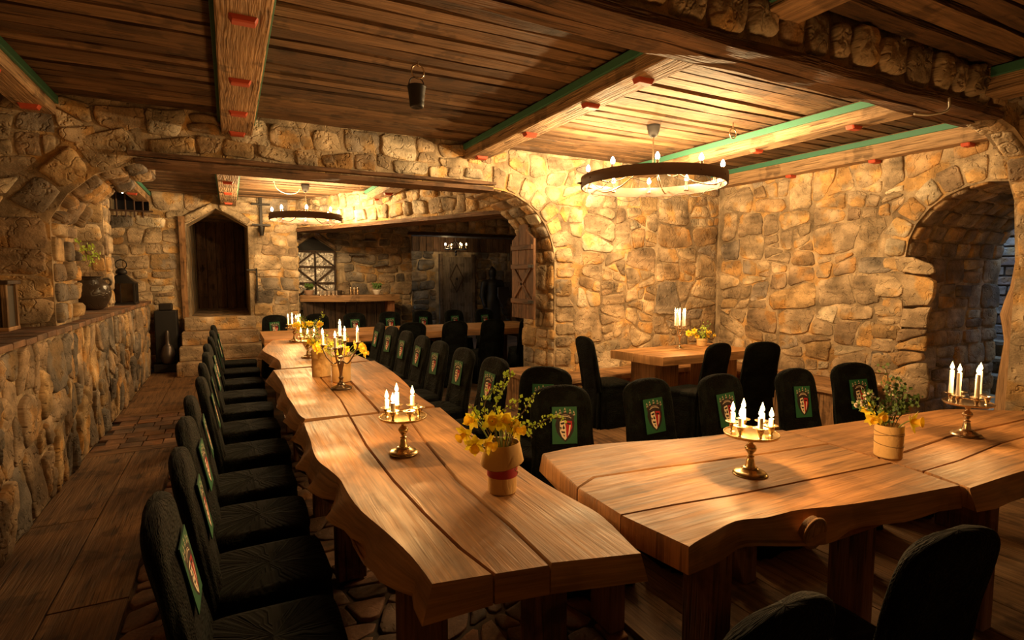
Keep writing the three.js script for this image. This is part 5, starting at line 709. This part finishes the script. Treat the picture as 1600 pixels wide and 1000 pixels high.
{
  const b = thing('bar_counter', 'thick timber bar counter before the lattice window', 'bar', [0, 0, 0]);
  slab('top', b, wavy([[1.25, -11.75], [2.0, -11.35], [2.7, -11.30], [3.2, -11.45]], 12).concat([[3.2, -11.8], [1.3, -11.98]]), zero(15), 'x', BENCHWOOD, 1.28, 1.15); mesh('leg', moved(rbox(0.16, 1.15, 0.3, 0.02, 'y'), 3.02, 0.575, -11.6), woodMat([0.42, 0.18, 0.08]), b); for (let i = 0; i < 8; i++) mesh('panel', moved(rbox(0.2, 1.14, 0.04, 0.006, 'y'), 1.4 + i * 0.21, 0.57, -11.76 + (i > 3 ? 0.06 : 0)), DARKWOOD, b);
  const put = (name, label, cat, x, z, fn) => { const t = thing(name, label, cat, [x, 1.28, z]); fn(t); };
  const WHITE = std([0.75, 0.68, 0.6], 0.4); const bush = (t, n) => { const L = []; for (let i = 0; i < n; i++) { const q = new THREE.IcosahedronGeometry(R(0.015, 0.03), 0); L.push(moved(q, R(-.08, .08), 0.13 + R(0, 0.1), R(-.07, .07))); } const m = mesh('leaves', merge(L), DARKLEAF, t); m.userData.kind = 'stuff'; };
  put('potted_plant', 'small green plant in a pale bowl at the pier end of the bar', 'plant', 1.42, -11.72, (t) => { mesh('bowl', smoothLathe([[0.001, 0], [0.06, 0], [0.1, 0.09], [0.1, 0.1], [0.08, 0.09], [0.001, 0.06]]), std([0.55, 0.35, 0.24], 0.6), t); bush(t, 40); });
  put('potted_plant', 'small green plant in a white patterned pot beside the metal shakers', 'plant', 2.75, -11.55, (t) => { mesh('pot', smoothLathe([[0.001, 0], [0.05, 0], [0.09, 0.08], [0.09, 0.1], [0.075, 0.09], [0.001, 0.06]]), WHITE, t); bush(t, 36); });
  for (let k = 0; k < 3; k++) put('shaker', 'metal drink shaker standing in the middle of the bar', 'shaker', 2.2 + k * 0.07, -11.5, (t) => { t.userData.group = 'shakers on the bar'; mesh('body', smoothLathe([[0.001, 0], [0.025, 0], [0.03, 0.1], [0.028, 0.13], [0.001, 0.131]]), SILVER, t); mesh('cap', moved(smoothLathe([[0.026, 0], [0.02, 0.03], [0.001, 0.05]]), 0, 0.13, 0), SILVER, t); });
  put('mug', 'dark mug on the bar before the lattice window', 'mug', 1.98, -11.5, (t) => { mesh('cup', lathe([[0.001, 0], [0.045, 0], [0.05, 0.1], [0.044, 0.1], [0.04, 0.01], [0.001, 0.01]]), CLAY, t); mesh('handle', moved(new THREE.TorusGeometry(0.03, 0.007, 8, 14), 0.06, 0.05, 0), CLAY, t); });
  for (let k = 0; k < 5; k++) put('drinking_glass', 'clear drinking glass standing on the bar by the window', 'glass', 1.62 + k * 0.08, -11.55 + 0.03 * (k % 2), (t) => { t.userData.group = 'glasses on the bar'; mesh('bowl', lathe([[0.001, 0.004], [0.03, 0.004], [0.034, 0.09], [0.031, 0.09], [0.027, 0.012], [0.001, 0.012]], 18), std([0.6, 0.5, 0.4], 0.1, { metalness: 0.3 }), t); mesh('foot', moved(new THREE.CylinderGeometry(0.03, 0.032, 0.006, 16), 0, 0.003, 0), SILVER, t); });
  // armour figure
  const s = thing('armour_figure', 'dark hooded armour figure with a shield standing beside the diamond door', 'statue', [6.6, 0, -14.05]);
  const N = 56, mc = new MarchingCubes(N, IRON, false, false, 60000), F = mc.field, bones = [[[0, 1.72, 0], [0, 1.78, 0.02], 0.11, 0.1], [[0, 1.92, -0.02], [0, 1.8, 0], 0.03, 0.09], [[0, 1.5, 0], [0, 1.65, 0], 0.09, 0.07], [[-0.22, 1.46, 0], [0.22, 1.46, 0], 0.1, 0.1], [[0, 1.4, 0], [0, 1.0, 0], 0.19, 0.17], [[-0.05, 1.0, 0], [-0.12, 0.5, 0.02], 0.15, 0.12], [[0.05, 1.0, 0], [0.12, 0.5, 0.02], 0.15, 0.12], [[-0.12, 0.5, 0.02], [-0.13, 0.08, 0], 0.1, 0.08], [[0.12, 0.5, 0.02], [0.13, 0.08, 0], 0.1, 0.08], [[-0.13, 0.06, 0.0], [-0.14, 0.05, 0.16], 0.06, 0.05], [[0.13, 0.06, 0], [0.14, 0.05, 0.16], 0.06, 0.05], [[-0.27, 1.44, 0], [-0.33, 1.12, 0.02], 0.09, 0.07], [[-0.33, 1.12, 0.02], [-0.28, 0.82, 0.1], 0.07, 0.05], [[0.27, 1.44, 0], [0.34, 1.15, 0.03], 0.09, 0.07], [[0.34, 1.15, 0.03], [0.15, 1.12, 0.2], 0.07, 0.05], [[0, 1.1, -0.08], [0, 0.3, -0.12], 0.2, 0.26]];
  const cap = (p, a, b, ra, rb) => { const ab = V(...b).sub(V(...a)), ap = p.clone().sub(V(...a)), t = Math.max(0, Math.min(1, ap.dot(ab) / ab.lengthSq())); return ap.sub(ab.multiplyScalar(t)).length() - (ra + (rb - ra) * t); };
  for (let z = 0; z < N; z++) for (let y = 0; y < N; y++) for (let x = 0; x < N; x++) { const q = V((x / (N / 2) - 1) * 1.05, 1 + (y / (N / 2) - 1) * 1.05, (z / (N / 2) - 1) * 1.05); let d = 9; for (const [a, b, ra, rb] of bones) { const e = cap(q, a, b, ra, rb), k = 0.05, h = Math.max(k - Math.abs(d - e), 0) / k; d = Math.min(d, e) - h * h * k * 0.25; } F[x + y * N + z * N * N] = -d; }
  mc.isolation = 0; mc.update(); const gq = new THREE.BufferGeometry(); gq.setAttribute('position', new THREE.Float32BufferAttribute(Array.from(mc.positionArray.slice(0, mc.count * 3)), 3)); gq.setAttribute('normal', new THREE.Float32BufferAttribute(Array.from(mc.normalArray.slice(0, mc.count * 3)), 3)); gq.scale(1.05, 1.05, 1.05); gq.translate(0, 1.0, 0);
  gq.computeBoundingBox(); gq.translate(0, -gq.boundingBox.min.y, 0);
  mesh('body', gq, std([0.02, 0.017, 0.015], 0.55, { metalness: 0.4 }), s); const shd = new THREE.Shape([[-0.2, 0.25], [0.2, 0.25], [0.2, 0], [0, -0.32], [-0.2, 0]].map((p) => new THREE.Vector2(...p))); mesh('shield', moved(new THREE.ExtrudeGeometry(shd, { depth: 0.03, bevelEnabled: true, bevelSize: 0.01, bevelThickness: 0.01, bevelSegments: 1 }), 0.2, 1.1, 0.26, 0, 0.3, 0), std([0.03, 0.02, 0.016], 0.5), s);
}

scene.traverse((o) => { if (o.isMesh) { if (!['bulb', 'flame'].includes(o.name)) o.castShadow = true; o.receiveShadow = true; } if (o.isLight) o.castShadow = true; });
renderer.render(scene, camera);
